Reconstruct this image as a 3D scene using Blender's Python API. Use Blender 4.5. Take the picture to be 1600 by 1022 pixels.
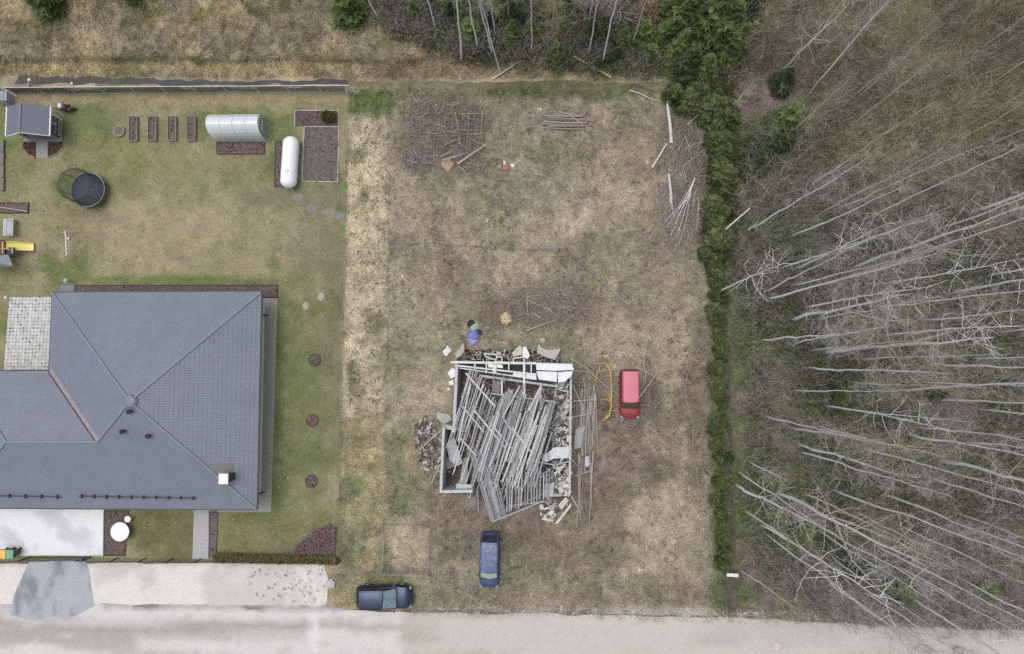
import bpy, bmesh, math, random
import numpy as np
from mathutils import Vector, Matrix, Euler
from mathutils.geometry import delaunay_2d_cdt

for o in list(bpy.data.objects):
    bpy.data.objects.remove(o)
scene = bpy.context.scene
COL = scene.collection
R = math.radians

# ------------------------------------------------------------------ camera
FPX, CAM_H = 1100.0, 60.0                 # focal length in photo pixels, flying height in metres
TILT_X, TILT_Y = math.atan(64 / FPX), math.atan(35 / FPX)
cam_data = bpy.data.cameras.new('camera')
cam_data.sensor_width = 36.0
cam_data.lens = FPX / 1600 * 36.0
cam_data.clip_start = 0.5
cam_data.clip_end = 2000
cam = bpy.data.objects.new('camera', cam_data)
COL.objects.link(cam)
cam.location = (0, 0, CAM_H)
cam.rotation_euler = (TILT_X, TILT_Y, 0)
scene.camera = cam
CAM_R = Euler((TILT_X, TILT_Y, 0)).to_matrix()
CAM_N = np.array(CAM_R)

# ------------------------------------------------------------------ sky, sun, exposure
world = bpy.data.worlds.new('World')
scene.world = world
world.use_nodes = True
wn = world.node_tree
wn.nodes.clear()
sky = wn.nodes.new('ShaderNodeTexSky')
sky.sky_type = 'NISHITA'
sky.sun_disc = False
SUN_EL, SUN_AZ = R(77), R(-60)            # high behind the cloud, from the upper left of the picture
sky.sun_elevation = SUN_EL
sky.sun_rotation = SUN_AZ
sky.air_density = 1.0
sky.dust_density = 4.0
sky.ozone_density = 1.0
hs = wn.nodes.new('ShaderNodeHueSaturation')   # an overcast sky is nearly colourless
hs.inputs['Saturation'].default_value = 0.58
bg = wn.nodes.new('ShaderNodeBackground')
bg.inputs['Strength'].default_value = 0.15
wo = wn.nodes.new('ShaderNodeOutputWorld')
wn.links.new(sky.outputs[0], hs.inputs['Color'])
wn.links.new(hs.outputs[0], bg.inputs['Color'])
wn.links.new(bg.outputs[0], wo.inputs['Surface'])
sun_d = bpy.data.lights.new('sun', 'SUN')
sun_d.energy = 0.8
sun_d.angle = R(45)
sun_d.color = (1.0, 0.985, 0.96)
sun = bpy.data.objects.new('sun', sun_d)
COL.objects.link(sun)
sd = Vector((math.sin(SUN_AZ) * math.cos(SUN_EL), math.cos(SUN_AZ) * math.cos(SUN_EL), math.sin(SUN_EL)))
sun.rotation_euler = (-sd).to_track_quat('-Z', 'Y').to_euler()
sun.location = (0, 0, 90)
scene.view_settings.view_transform = 'Standard'
scene.view_settings.look = 'None'
scene.view_settings.gamma = 1
scene.view_settings.use_curve_mapping = False
scene.view_settings.exposure = 0.27
scene.cycles.use_adaptive_sampling = False
scene.cycles.max_bounces = 6
scene.cycles.use_denoising = False         # keep the fine texture of grass and twigs
KA = 0.80                                  # picture value -> surface albedo

# ------------------------------------------------------------------ plan of the place
# The plot was measured on the photograph: at() gives the spot on the level z (metres) that a
# measured position belongs to; everything below is then built there at real size.
def at(px, py, z=0.0):
    d = CAM_R @ Vector(((px - 800) / FPX, -(py - 511) / FPX, -1.0))
    t = (CAM_H - z) / -d.z
    return Vector((d.x * t, d.y * t, z))

def on_plane(px, py, p0, n):
    d = CAM_R @ Vector(((px - 800) / FPX, -(py - 511) / FPX, -1.0))
    o = Vector((0, 0, CAM_H))
    t = (p0 - o).dot(n) / d.dot(n)
    return o + d * t

def to_px(x, y, z=0.0):
    p = np.stack([x, y, np.full_like(x, z) - CAM_H], -1) @ CAM_N
    return 800 - FPX * p[..., 0] / p[..., 2], 511 + FPX * p[..., 1] / p[..., 2]

def at_np(px, py, z=0.0):
    d = np.stack([(px - 800) / FPX, -(py - 511) / FPX, -np.ones_like(px)], -1) @ CAM_N.T
    t = (CAM_H - z) / -d[..., 2]
    return d[..., 0] * t, d[..., 1] * t

# ------------------------------------------------------------------ colour and noise
def lin(c):
    c = np.asarray(c, float) / 255.0
    return np.where(c <= 0.04045, c / 12.92, ((c + 0.055) / 1.055) ** 2.4)

def A(*c):
    return np.clip(lin(c) * KA, 0.004, 0.86)

_rs = np.random.RandomState(7)
_LAT = _rs.rand(512, 512)
def vnoise(x, y, s, seed=0):
    x = np.asarray(x, float) / s + seed * 17.31 + 200
    y = np.asarray(y, float) / s + seed * 9.77 + 200
    xi, yi = np.floor(x).astype(int), np.floor(y).astype(int)
    fx, fy = x - xi, y - yi
    fx, fy = fx * fx * (3 - 2 * fx), fy * fy * (3 - 2 * fy)
    g = lambda a, b: _LAT[a % 512, b % 512]
    return (g(xi, yi) * (1 - fx) + g(xi + 1, yi) * fx) * (1 - fy) + (g(xi, yi + 1) * (1 - fx) + g(xi + 1, yi + 1) * fx) * fy

def fbm(x, y, s, seed=0, n=4):
    v, a, t = 0, 1, 0
    for i in range(n):
        v = v + a * vnoise(x, y, s / 2 ** i, seed + i * 3)
        t += a
        a *= 0.6
    return v / t

def ss(v, a, b):
    t = np.clip((v - a) / (b - a), 0, 1)
    return t * t * (3 - 2 * t)

def mixc(c, d, w):
    return c + (np.asarray(d) - c) * w[..., None]

# ------------------------------------------------------------------ materials
MATS = {}
def node_mat(name):
    m = bpy.data.materials.new(name)
    m.use_nodes = True
    nt = m.node_tree
    return m, nt, nt.nodes['Principled BSDF']

def noise_node(nt, coord, scale, detail=4, rough=0.6):
    n = nt.nodes.new('ShaderNodeTexNoise')
    n.inputs['Scale'].default_value = scale
    n.inputs['Detail'].default_value = detail
    n.inputs['Roughness'].default_value = rough
    nt.links.new(coord, n.inputs['Vector'])
    return n

def M(name, rgb, rough=0.7, var=0.2, scale=4.0, bump=0.0, bscale=30.0, metal=0.0, spec=0.5, tint=None, tint_amt=0.0, alpha=1.0, trans=0.0, coat=0.0):
    """procedural paint / stone / wood: base colour broken by two noises, optional stain colour, fine relief"""
    if name in MATS:
        return MATS[name]
    m, nt, b = node_mat(name)
    tc = nt.nodes.new('ShaderNodeNewGeometry').outputs['Position']
    n1 = noise_node(nt, tc, scale)
    n2 = noise_node(nt, tc, scale * 7.3, 3)
    add = nt.nodes.new('ShaderNodeMath'); add.operation = 'MULTIPLY_ADD'
    nt.links.new(n2.outputs[0], add.inputs[0]); add.inputs[1].default_value = 0.5
    nt.links.new(n1.outputs[0], add.inputs[2])
    mr = nt.nodes.new('ShaderNodeMapRange')
    mr.inputs['From Min'].default_value = 0.45; mr.inputs['From Max'].default_value = 1.05
    mr.inputs['To Min'].default_value = 1 - var; mr.inputs['To Max'].default_value = 1 + var
    nt.links.new(add.outputs[0], mr.inputs['Value'])
    mul = nt.nodes.new('ShaderNodeMix'); mul.data_type = 'RGBA'; mul.blend_type = 'MULTIPLY'
    mul.inputs['Factor'].default_value = 1
    mul.inputs['A'].default_value = (*rgb, 1)
    nt.links.new(mr.outputs[0], mul.inputs['B'])
    out = mul.outputs['Result']
    if tint is not None:
        n3 = noise_node(nt, tc, scale * 1.7, 5, 0.7)
        m3 = nt.nodes.new('ShaderNodeMapRange')
        m3.inputs['From Min'].default_value = 0.5; m3.inputs['From Max'].default_value = 0.68
        m3.inputs['To Max'].default_value = tint_amt
        nt.links.new(n3.outputs[0], m3.inputs['Value'])
        mx = nt.nodes.new('ShaderNodeMix'); mx.data_type = 'RGBA'
        nt.links.new(m3.outputs[0], mx.inputs['Factor'])
        nt.links.new(out, mx.inputs['A'])
        mx.inputs['B'].default_value = (*tint, 1)
        out = mx.outputs['Result']
    nt.links.new(out, b.inputs['Base Color'])
    b.inputs['Roughness'].default_value = rough
    b.inputs['Metallic'].default_value = metal
    b.inputs['Specular IOR Level'].default_value = spec
    b.inputs['Alpha'].default_value = alpha
    b.inputs['Transmission Weight'].default_value = trans
    b.inputs['Coat Weight'].default_value = coat
    b.inputs['Coat Roughness'].default_value = 0.08
    if bump:
        nb = noise_node(nt, tc, bscale, 4)
        bp = nt.nodes.new('ShaderNodeBump')
        bp.inputs['Strength'].default_value = bump
        bp.inputs['Distance'].default_value = 0.03
        nt.links.new(nb.outputs[0], bp.inputs['Height'])
        nt.links.new(bp.outputs[0], b.inputs['Normal'])
    MATS[name] = m
    return m

def VC(name, rough=0.9, var=0.25, scale=6.0, bump=0.4, bscale=14.0, dist=0.05, spec=0.2):
    """surface whose own colours are stored with the mesh, broken up by fine noise and relief"""
    if name in MATS:
        return MATS[name]
    m, nt, b = node_mat(name)
    at_ = nt.nodes.new('ShaderNodeAttribute'); at_.attribute_name = 'Col'
    pos = nt.nodes.new('ShaderNodeNewGeometry').outputs['Position']
    n1 = noise_node(nt, pos, scale, 5, 0.75)
    mr = nt.nodes.new('ShaderNodeMapRange')
    mr.inputs['From Min'].default_value = 0.3; mr.inputs['From Max'].default_value = 0.7
    mr.inputs['To Min'].default_value = 1 - var; mr.inputs['To Max'].default_value = 1 + var
    nt.links.new(n1.outputs[0], mr.inputs['Value'])
    mul = nt.nodes.new('ShaderNodeMix'); mul.data_type = 'RGBA'; mul.blend_type = 'MULTIPLY'
    mul.inputs['Factor'].default_value = 1
    nt.links.new(at_.outputs['Color'], mul.inputs['A'])
    nt.links.new(mr.outputs[0], mul.inputs['B'])
    nt.links.new(mul.outputs['Result'], b.inputs['Base Color'])
    b.inputs['Roughness'].default_value = rough
    b.inputs['Specular IOR Level'].default_value = spec
    if bump:
        nb = noise_node(nt, pos, bscale, 5, 0.7)
        bp = nt.nodes.new('ShaderNodeBump')
        bp.inputs['Strength'].default_value = bump
        bp.inputs['Distance'].default_value = dist
        nt.links.new(nb.outputs[0], bp.inputs['Height'])
        nt.links.new(bp.outputs[0], b.inputs['Normal'])
    MATS[name] = m
    return m

# ------------------------------------------------------------------ objects
def tag(o, label=None, cat=None, group=None, kind=None):
    if label: o['label'] = label
    if cat: o['category'] = cat
    if group: o['group'] = group
    if kind: o['kind'] = kind
    return o

def thing(name, label, cat, loc=(0, 0, 0), group=None):
    o = bpy.data.objects.new(name, None)
    o.empty_display_size = 0.3
    COL.objects.link(o)
    o.location = loc
    return tag(o, label, cat, group)

def root_of(o):
    while o.parent:
        o = o.parent
    return o

def mesh_np(name, V, F, mat, parent=None, colors=None, smooth=False, origin=None):
    """V (n,3) world coordinates, F (m,3) or (m,4)"""
    me = bpy.data.meshes.new(name)
    V = np.asarray(V, np.float32)
    F = np.asarray(F, np.int32)
    if origin is None:
        origin = np.array(root_of(parent).location) if parent else np.zeros(3)
    k = F.shape[1]
    me.vertices.add(len(V)); me.loops.add(F.size); me.polygons.add(len(F))
    me.vertices.foreach_set('co', (V - np.asarray(origin, np.float32)).astype(np.float32).ravel())
    me.loops.foreach_set('vertex_index', F.ravel())
    me.polygons.foreach_set('loop_start', np.arange(0, F.size, k, dtype=np.int32))
    if smooth:
        me.polygons.foreach_set('use_smooth', np.ones(len(F), bool))
    me.update(calc_edges=True)
    if colors is not None:
        a = me.color_attributes.new('Col', 'FLOAT_COLOR', 'POINT')
        c = np.ones((len(V), 4), np.float32); c[:, :3] = colors
        a.data.foreach_set('color', c.ravel())
    me.materials.append(mat)
    o = bpy.data.objects.new(name, me)
    COL.objects.link(o)
    if parent:
        o.parent = parent
    else:
        o.location = origin
    return o

class MB:
    """collects shapes given in world coordinates and links them as ONE mesh object"""
    def __init__(s):
        s.v, s.f, s.c = [], [], []
        s.col = None
    def add(s, vs, fs):
        n = len(s.v)
        s.v += [tuple(v) for v in vs]
        s.f += [tuple(i + n for i in f) for f in fs]
        if s.col is not None:
            s.c += [tuple(s.col)] * len(vs)
        return s
    def box(s, c, size, rz=0.0, rot=None):
        m = rot if rot is not None else Matrix.Rotation(rz, 3, 'Z')
        c = Vector(c)
        h = [x / 2 for x in size]
        vs = [c + m @ Vector((i * h[0], j * h[1], k * h[2])) for i in (-1, 1) for j in (-1, 1) for k in (-1, 1)]
        return s.add(vs, [(0, 1, 3, 2), (4, 6, 7, 5), (0, 4, 5, 1), (2, 3, 7, 6), (0, 2, 6, 4), (1, 5, 7, 3)])
    def beam(s, a, b, w, h, up=(0, 0, 1)):
        a, b = Vector(a), Vector(b)
        d = b - a
        x = d.normalized()
        y = Vector(up).cross(x)
        if y.length < 1e-4:
            y = Vector((0, 1, 0))
        y.normalize()
        z = x.cross(y)
        m = Matrix((x, y, z)).transposed()
        return s.box((a + b) / 2, (d.length, w, h), rot=m)
    def tube(s, pts, r, n=8, cap=True):
        pts = [Vector(p) for p in pts]
        rs = r if isinstance(r, (list, tuple)) else [r] * len(pts)
        vs = []
        ref = None
        for i, p in enumerate(pts):
            d = (pts[min(i + 1, len(pts) - 1)] - pts[max(i - 1, 0)]).normalized()
            if ref is None:
                ref = d.orthogonal().normalized()
            u = (ref - d * ref.dot(d))
            u = u.normalized() if u.length > 1e-5 else d.orthogonal().normalized()
            ref = u
            w = d.cross(u)
            vs += [p + (u * math.cos(2 * math.pi * k / n) + w * math.sin(2 * math.pi * k / n)) * rs[i] for k in range(n)]
        fs = []
        for i in range(len(pts) - 1):
            for k in range(n):
                fs.append((i * n + k, i * n + (k + 1) % n, (i + 1) * n + (k + 1) % n, (i + 1) * n + k))
        if cap:
            fs.append(tuple(range(n))[::-1])
            fs.append(tuple(range((len(pts) - 1) * n, len(pts) * n)))
        return s.add(vs, fs)
    def lathe(s, c, prof, n=24, sx=1.0, sy=1.0):
        """prof: (radius, z) from the bottom up round the vertical through c"""
        c = Vector(c)
        vs, fs = [], []
        for (r, z) in prof:
            vs += [c + Vector((math.cos(2 * math.pi * k / n) * r * sx, math.sin(2 * math.pi * k / n) * r * sy, z)) for k in range(n)]
        for i in range(len(prof) - 1):
            for k in range(n):
                fs.append((i * n + k, i * n + (k + 1) % n, (i + 1) * n + (k + 1) % n, (i + 1) * n + k))
        fs.append(tuple(range(n))[::-1])
        fs.append(tuple(range((len(prof) - 1) * n, len(prof) * n)))
        return s.add(vs, fs)
    def prism(s, poly, t):
        """poly: 3D points (top face), thickness t downwards"""
        n = len(poly)
        top = [Vector(p) for p in poly]
        ar = sum(top[i].x * top[(i + 1) % n].y - top[(i + 1) % n].x * top[i].y for i in range(n))
        if ar < 0:
            top = top[::-1]
        vs = top + [p - Vector((0, 0, t)) for p in top]
        fs = [tuple(range(n)), tuple(range(n, 2 * n))[::-1]]
        fs += [(i, i + n, (i + 1) % n + n, (i + 1) % n) for i in range(n)]
        return s.add(vs, fs)
    def quad(s, *p):
        return s.add(p, [tuple(range(len(p)))])
    def build(s, name, mat, parent=None, smooth=False, bevel=0.0, seg=2, origin=None):
        me = bpy.data.meshes.new(name)
        if origin is None:
            origin = root_of(parent).location.copy() if parent else Vector((0, 0, 0))
        origin = Vector(origin)
        me.from_pydata([tuple(Vector(v) - origin) for v in s.v], [], s.f)
        if bevel:
            bm = bmesh.new(); bm.from_mesh(me)
            bmesh.ops.remove_doubles(bm, verts=bm.verts, dist=1e-5)
            bmesh.ops.bevel(bm, geom=list(bm.edges), offset=bevel, segments=seg, affect='EDGES', clamp_overlap=True)
            bm.to_mesh(me); bm.free()
        if smooth:
            me.polygons.foreach_set('use_smooth', np.ones(len(me.polygons), bool))
            me.set_sharp_from_angle(angle=R(40))
        if s.col is not None and not bevel:
            a = me.color_attributes.new('Col', 'FLOAT_COLOR', 'POINT')
            c = np.ones((len(s.v), 4), np.float32); c[:, :3] = np.array(s.c)
            a.data.foreach_set('color', c.ravel())
        me.materials.append(mat)
        me.update()
        o = bpy.data.objects.new(name, me)
        COL.objects.link(o)
        if parent:
            o.parent = parent
        else:
            o.location = origin
        return o

def copy_tree(o, parent=None):
    c = o.copy()
    COL.objects.link(c)
    c.parent = parent
    for ch in list(o.children):
        copy_tree(ch, c)
    return c

def base_of(pts):
    c = sum((Vector(p) for p in pts), Vector()) / len(pts)
    return Vector((c.x, c.y, min(p[2] for p in pts)))

# strips: flat tapered blades / twigs, the unit of all fine vegetation
def strips(P0, P1, w0, w1, rs, col=None, flat=False):
    n = len(P0)
    d = P1 - P0
    r = rs.normal(size=(n, 3))
    if flat:
        r[:] = (0, 0, 1)
    s = np.cross(d, r)
    s /= np.linalg.norm(s, axis=1, keepdims=True) + 1e-9
    w0 = np.broadcast_to(w0, n)[:, None] * 0.5
    w1 = np.broadcast_to(w1, n)[:, None] * 0.5
    V = np.stack([P0 - s * w0, P0 + s * w0, P1 + s * w1, P1 - s * w1], 1).reshape(-1, 3)
    F = np.arange(4 * n).reshape(n, 4)
    C = None if col is None else np.repeat(col, 4, axis=0)
    return V, F, C

def join(parts):
    V, F, C, n = [], [], [], 0
    for v, f, c in parts:
        V.append(v); F.append(f + n); n += len(v)
        C.append(c)
    return np.concatenate(V), np.concatenate(F), (np.concatenate(C) if C[0] is not None else None)
# ------------------------------------------------------------------ ground, lawn, meadow, road
def pip(px, py, poly):
    inside = np.zeros(px.shape, bool)
    n = len(poly)
    for i in range(n):
        x0, y0 = poly[i]; x1, y1 = poly[(i + 1) % n]
        c = ((y0 > py) != (y1 > py)) & (px < (x1 - x0) * (py - y0) / (y1 - y0 + 1e-12) + x0)
        inside ^= c
    return inside

def outline(poly, step, jit, seed):
    """world outline of a measured polygon, edges broken into steps and made uneven"""
    pts = []
    w = [at(*p) for p in poly]
    for i in range(len(w)):
        a, b = w[i], w[(i + 1) % len(w)]
        n = max(1, int((b - a).length / step))
        for k in range(n):
            p = a.lerp(b, k / n)
            pts.append((p.x, p.y))
    p = np.array(pts)
    if jit:
        p[:, 0] += (fbm(p[:, 0], p[:, 1], 1.6, seed, 3) - 0.5) * 2 * jit
        p[:, 1] += (fbm(p[:, 0], p[:, 1], 1.6, seed + 5, 3) - 0.5) * 2 * jit
    return p

def sheet(name, poly, z, mat, colorfn=None, res=0.5, step=0.35, jit=0.0, seed=0, parent=None):
    o = outline(poly, step, jit, seed)
    x0, y0 = o.min(0); x1, y1 = o.max(0)
    gx, gy = np.meshgrid(np.arange(x0, x1, res), np.arange(y0, y1, res))
    gx = gx.ravel() + (_rs.rand(gx.size) - 0.5) * res * 0.5
    gy = gy.ravel() + (_rs.rand(gy.size) - 0.5) * res * 0.5
    ins = pip(gx, gy, o)
    pts = [Vector(p) for p in o] + [Vector((a, b)) for a, b in zip(gx[ins], gy[ins])]
    n = len(o)
    edges = [(i, (i + 1) % n) for i in range(n)]
    vs, es, fs, _, _, _ = delaunay_2d_cdt(pts, edges, [], 1, 1e-5)
    V = np.array([(v.x, v.y, z) for v in vs])
    F = np.array([f for f in fs if len(f) == 3])
    a = V[F[:, 0]]; b = V[F[:, 1]]; c = V[F[:, 2]]
    flip = np.cross(b - a, c - a)[:, 2] < 0
    F[flip] = F[flip][:, ::-1]
    C = colorfn(V[:, 0], V[:, 1]) if colorfn else None
    ob = mesh_np(name, V, F, mat, parent, C)
    if parent is None:
        ob['kind'] = 'structure'
    return ob

def blob(px, py, cx, cy, rx, ry, seed=0):
    x, y = at_np(px, py)
    d = np.sqrt(((px - cx) / rx) ** 2 + ((py - cy) / ry) ** 2) + (fbm(x, y, 2.2, seed + 11, 4) - 0.5) * 1.5
    return 1 - ss(d, 0.55, 1.2)

STRAW, SAND, BROWN = A(178, 165, 145), A(192, 180, 154), A(126, 114, 103)
DRY, OLIVE, GREEN, PURP = A(152, 141, 126), A(126, 129, 98), A(98, 112, 66), A(130, 117, 108)
def meadow_color(x, y):
    px, py = to_px(x, y)
    c = np.tile(A(150, 141, 124), (len(x), 1))
    c = mixc(c, STRAW, ss(fbm(x, y, 3.4, 1), 0.48, 0.66) * 0.6)
    c = mixc(c, BROWN, ss(fbm(x, y, 3.0, 2), 0.52, 0.68) * 0.5)
    c = mixc(c, A(136, 135, 110), ss(fbm(x, y, 2.4, 3), 0.5, 0.66) * 0.8)
    w = ss(612 + 14 * (fbm(x, y, 3, 8) - 0.5) - px, -8, 18)                  # sandy strip on the left boundary
    c = mixc(c, mixc(np.tile(SAND, (len(x), 1)), OLIVE, ss(fbm(x, y, 1.6, 21), 0.5, 0.68) * .8), w * ss(690 - py, -30, 60))
    c = mixc(c, mixc(np.tile(A(158, 150, 116), (len(x), 1)), OLIVE, ss(fbm(x, y, 2.0, 22), 0.42, 0.6)), ss(650 - px, -40, 30) * ss(py - 640, -20, 40) * 0.9)
    for cx, cy, rx, ry, col, s in (
            (840, 480, 120, 46, PURP, .6), (700, 440, 60, 40, PURP, .5), (780, 830, 150, 50, BROWN, .75),
            (960, 700, 70, 90, PURP, .6), (900, 850, 120, 40, BROWN, .55), (1075, 330, 70, 70, BROWN, .7),
            (1080, 230, 60, 90, A(112, 106, 94), .8), (690, 215, 80, 70, BROWN, .5), (1095, 640, 34, 160, BROWN, .8),
            (1040, 830, 70, 70, STRAW, .6), (1020, 540, 80, 60, STRAW, .35), (880, 330, 160, 60, STRAW, .45),
            (1000, 260, 90, 60, STRAW, .35), (640, 600, 60, 60, STRAW, .55), (640, 480, 50, 90, STRAW, .4),
            (840, 300, 80, 40, A(136, 134, 120), .6), (640, 845, 45, 40, STRAW, .8), (620, 560, 26, 50, OLIVE, .6),
            (760, 340, 40, 40, OLIVE, .35), (880, 940, 200, 30, A(132, 120, 106), .5), (820, 780, 150, 60, BROWN, .5),
            (1010, 700, 60, 60, A(120, 108, 100), .5), (720, 145, 180, 12, A(108, 112, 76), .6), (950, 143, 130, 14, A(98, 106, 68), .7),
            (575, 160, 60, 24, GREEN, .9), (870, 905, 40, 16, OLIVE, .5), (1070, 960, 200, 12, A(196, 192, 184), .5), (840, 130, 420, 9, A(104, 104, 74), .9)):
        c = mixc(c, col, blob(px, py, cx, cy, rx, ry, int(cx + cy)) * s)
    c = mixc(c, A(92, 104, 62), ss(px - 1106, -6, 16) * (0.75 + 0.2 * vnoise(x, y, .8)))
    c = mixc(c, A(98, 92, 82), ss(px + 10 * vnoise(x, y, 1.0, 6) - 1134, -4, 6) * .9)
    return c * 1.27 * (0.62 + .76 * fbm(x, y, 0.7, 31, 3))[:, None]

def lawn_color(x, y):
    px, py = to_px(x, y)
    c = np.tile(A(132, 131, 97), (len(x), 1))
    c = mixc(c, A(152, 145, 114), ss(fbm(x, y, 4.5, 41), 0.45, 0.62) * 0.75)
    c = mixc(c, A(104, 114, 70), ss(fbm(x, y, 3.2, 42), 0.5, 0.66) * 0.8)
    for cx, cy, rx, ry, col, s in (
            (270, 370, 230, 70, A(158, 148, 122), .75), (120, 350, 60, 40, A(146, 132, 108), .6), (240, 155, 320, 9, A(158, 143, 112), .95),
            (480, 620, 40, 190, A(108, 115, 78), .6), (495, 380, 40, 50, A(126, 119, 98), .6), (520, 500, 26, 200, A(112, 110, 84), .6),
            (470, 310, 80, 20, A(124, 118, 104), .5), (200, 250, 120, 40, A(134, 133, 90), .5), (300, 440, 160, 10, A(104, 116, 66), .8),
            (40, 250, 40, 90, A(118, 124, 78), .5), (430, 830, 100, 30, A(128, 122, 88), .5), (380, 812, 60, 14, A(100, 112, 64), .7),
            (430, 600, 12, 200, A(98, 110, 66), .6), (250, 836, 80, 50, A(110, 107, 74), .9), (440, 840, 130, 50, A(120, 119, 84), .7)):
        c = mixc(c, col, blob(px, py, cx, cy, rx, ry, int(cx * 3 + cy)) * s)
    return c * 1.1 * (0.72 + 0.56 * fbm(x, y, 0.7, 33, 3))[:, None]

def wood_color(x, y):
    px, py = to_px(x, y)
    c = np.tile(A(98, 93, 84), (len(x), 1))
    c = mixc(c, A(120, 107, 101), ss(fbm(x, y, 3.5, 51), 0.46, 0.62))
    c = mixc(c, A(84, 94, 60), ss(fbm(x, y, 4.0, 52), 0.44, 0.6) * 0.95)
    c = mixc(c, A(76, 70, 60), ss(fbm(x, y, 2.0, 53), 0.54, 0.66) * 0.7)
    c = mixc(c, A(120, 114, 88), ss(px - 1230, 0, 200) * ss(360 - py, -40, 120) * 0.6)
    return c * 1.45 * (0.5 + 1.0 * fbm(x, y, 0.8, 54, 3))[:, None]

def wild_color(x, y):
    px, py = to_px(x, y)
    c = np.tile(A(144, 135, 114), (len(x), 1))
    c = mixc(c, A(166, 152, 122), ss(fbm(x, y, 2.6, 61), 0.47, 0.62) * 0.9)
    c = mixc(c, A(112, 112, 80), ss(fbm(x, y, 2.2, 62), 0.52, 0.66) * 0.8)
    yy = py + (fbm(x, y, 3, 64) - .5) * 10
    c = mixc(c, A(84, 92, 56), (1 - ss(np.abs(yy - 94), 1, 6)) * 0.75)
    c = mixc(c, A(172, 156, 116), (1 - ss(np.abs(yy - 107), 3, 11)) * 0.6)
    c = mixc(c, A(120, 106, 92), blob(px, py, 680, 105, 130, 24, 3) * 0.6)
    return c * 1.3 * (0.55 + .9 * fbm(x, y, 0.8, 63, 3))[:, None]

def gravel_color(x, y):
    px, py = to_px(x, y)
    c = np.tile(A(226, 221, 212), (len(x), 1))
    c = mixc(c, A(206, 202, 194), ss(fbm(x, y, 3.0, 71), 0.5, 0.68))
    c = mixc(c, A(196, 194, 190), ss(px - 380, 0, 140) * ss(fbm(x, y, 0.7, 72), .45, .6) * .7)
    c = mixc(c, A(176, 172, 160), (1 - ss(py, 879, 886)) * .7)
    return c * (0.95 + 0.1 * vnoise(x, y, 0.4))[:, None]

def road_color(x, y):
    px, py = to_px(x, y)
    c = np.tile(A(200, 195, 185), (len(x), 1))
    c = mixc(c, A(182, 175, 164), ss(vnoise(x / 9, y, .7, 73), .45, .75) * .8)            # wheel lanes along the road
    left = ss(628 + (vnoise(x, y, 1.2, 3) - .5) * 10 - px, -3, 3)
    l = np.tile(A(216, 212, 206), (len(x), 1))
    l = mixc(l, A(160, 154, 147), ss(fbm(x / 9, y, .8, 74), .42, .64) * .6)
    l = mixc(l, A(150, 145, 140), (1 - ss(np.abs(py - 985), 4, 26)) * .4 * (px < 480))
    l = mixc(l, A(224, 221, 216), (1 - ss(np.abs(px - 493), 6, 9)) * .9)
    l = mixc(l, A(128, 126, 126), (1 - ss(np.abs(py - 948), 3, 6)) * ss(px, 150, 170) * (.45 + .55 * ss(fbm(x / 1.6, y, 1.2, 75), .42, .54)))
    c = c * (1 - left[:, None]) + l * left[:, None]
    c = mixc(c, A(188, 184, 176), blob(px, py, 1400, 985, 300, 26, 5) * .6)
    return c * (0.96 + 0.08 * vnoise(x, y, 0.5))[:, None]

gm = VC('soil and litter', var=.35, scale=5, bump=.6)
far = [(-2600, -2200), (4200, -2200), (4200, 3200), (-2600, 3200)]
W_ = lambda x, y: np.tile(A(112, 104, 86), (len(x), 1)) * (.8 + .4 * fbm(x, y, 9, 5))[:, None]
sheet('ground', far, 0.0, gm, W_, res=9, step=12)
sheet('woodland_floor', [(505, -60), (520, 18), (600, 50), (700, 88), (800, 112), (1000, 120), (1120, 134), (1128, 700), (1150, 948), (1240, 962), (1800, 985), (1800, -160), (505, -160)], .006, gm, wood_color, res=.55, jit=.5, seed=1)
sheet('rough_grass', [(-160, -80), (560, -80), (620, 40), (720, 84), (900, 112), (1130, 124), (1130, 134), (-160, 140)], .003, VC('wild grass', var=.4, scale=7, bump=.8, dist=.1), wild_color, res=.45, jit=.35, seed=2)
sheet('meadow', [(540, 128), (1140, 128), (1150, 300), (1138, 500), (1150, 890), (1160, 944), (1130, 962), (880, 957), (640, 953), (505, 952), (510, 884), (527, 880)], .014, VC('dry grass', var=.42, scale=7, bump=.9, dist=.12), meadow_color, res=.33, jit=.42, seed=3)
sheet('lawn', [(-160, 143), (546, 143), (538, 520), (528, 876), (-160, 876)], .018, VC('mown lawn', var=.3, scale=9, bump=.6), lawn_color, res=.4, jit=.06, seed=4)
sheet('road', [(-900, 943), (500, 943), (540, 953), (640, 957), (900, 960), (1150, 966), (1350, 976), (1560, 984), (2600, 1010), (2600, 1090), (-900, 1090)], .022, VC('packed gravel road', var=.18, scale=16, bump=.5), road_color, res=.5, jit=.16, seed=5)
sheet('gravel_verge', [(-900, 880), (505, 880), (512, 905), (510, 944), (300, 944), (-900, 945)], .026, VC('white gravel', var=.16, scale=18, bump=.6), gravel_color, res=.4, jit=.12, seed=6)
sheet('asphalt_apron', [(46, 876), (134, 876), (142, 900), (148, 948), (120, 962), (60, 968), (14, 962), (22, 930)], .030, VC('worn asphalt', var=.2, scale=7, bump=.2), lambda x, y: mixc(np.tile(A(178, 180, 184), (len(x), 1)), A(134, 139, 146), ss(fbm(x, y / 2.5, 1.4, 81), .42, .62)), res=.3, jit=.16, seed=7)
sheet('driveway', [(-160, 790), (162, 794), (161, 868), (-160, 868)], .030, VC('pale concrete', var=.07, scale=3, bump=.15), lambda x, y: mixc(np.tile(A(234, 235, 235), (len(x), 1)), A(208, 209, 211), ss(fbm(x, y, 2.0, 82), .5, .66)), res=.4, jit=.02, seed=8)
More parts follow.
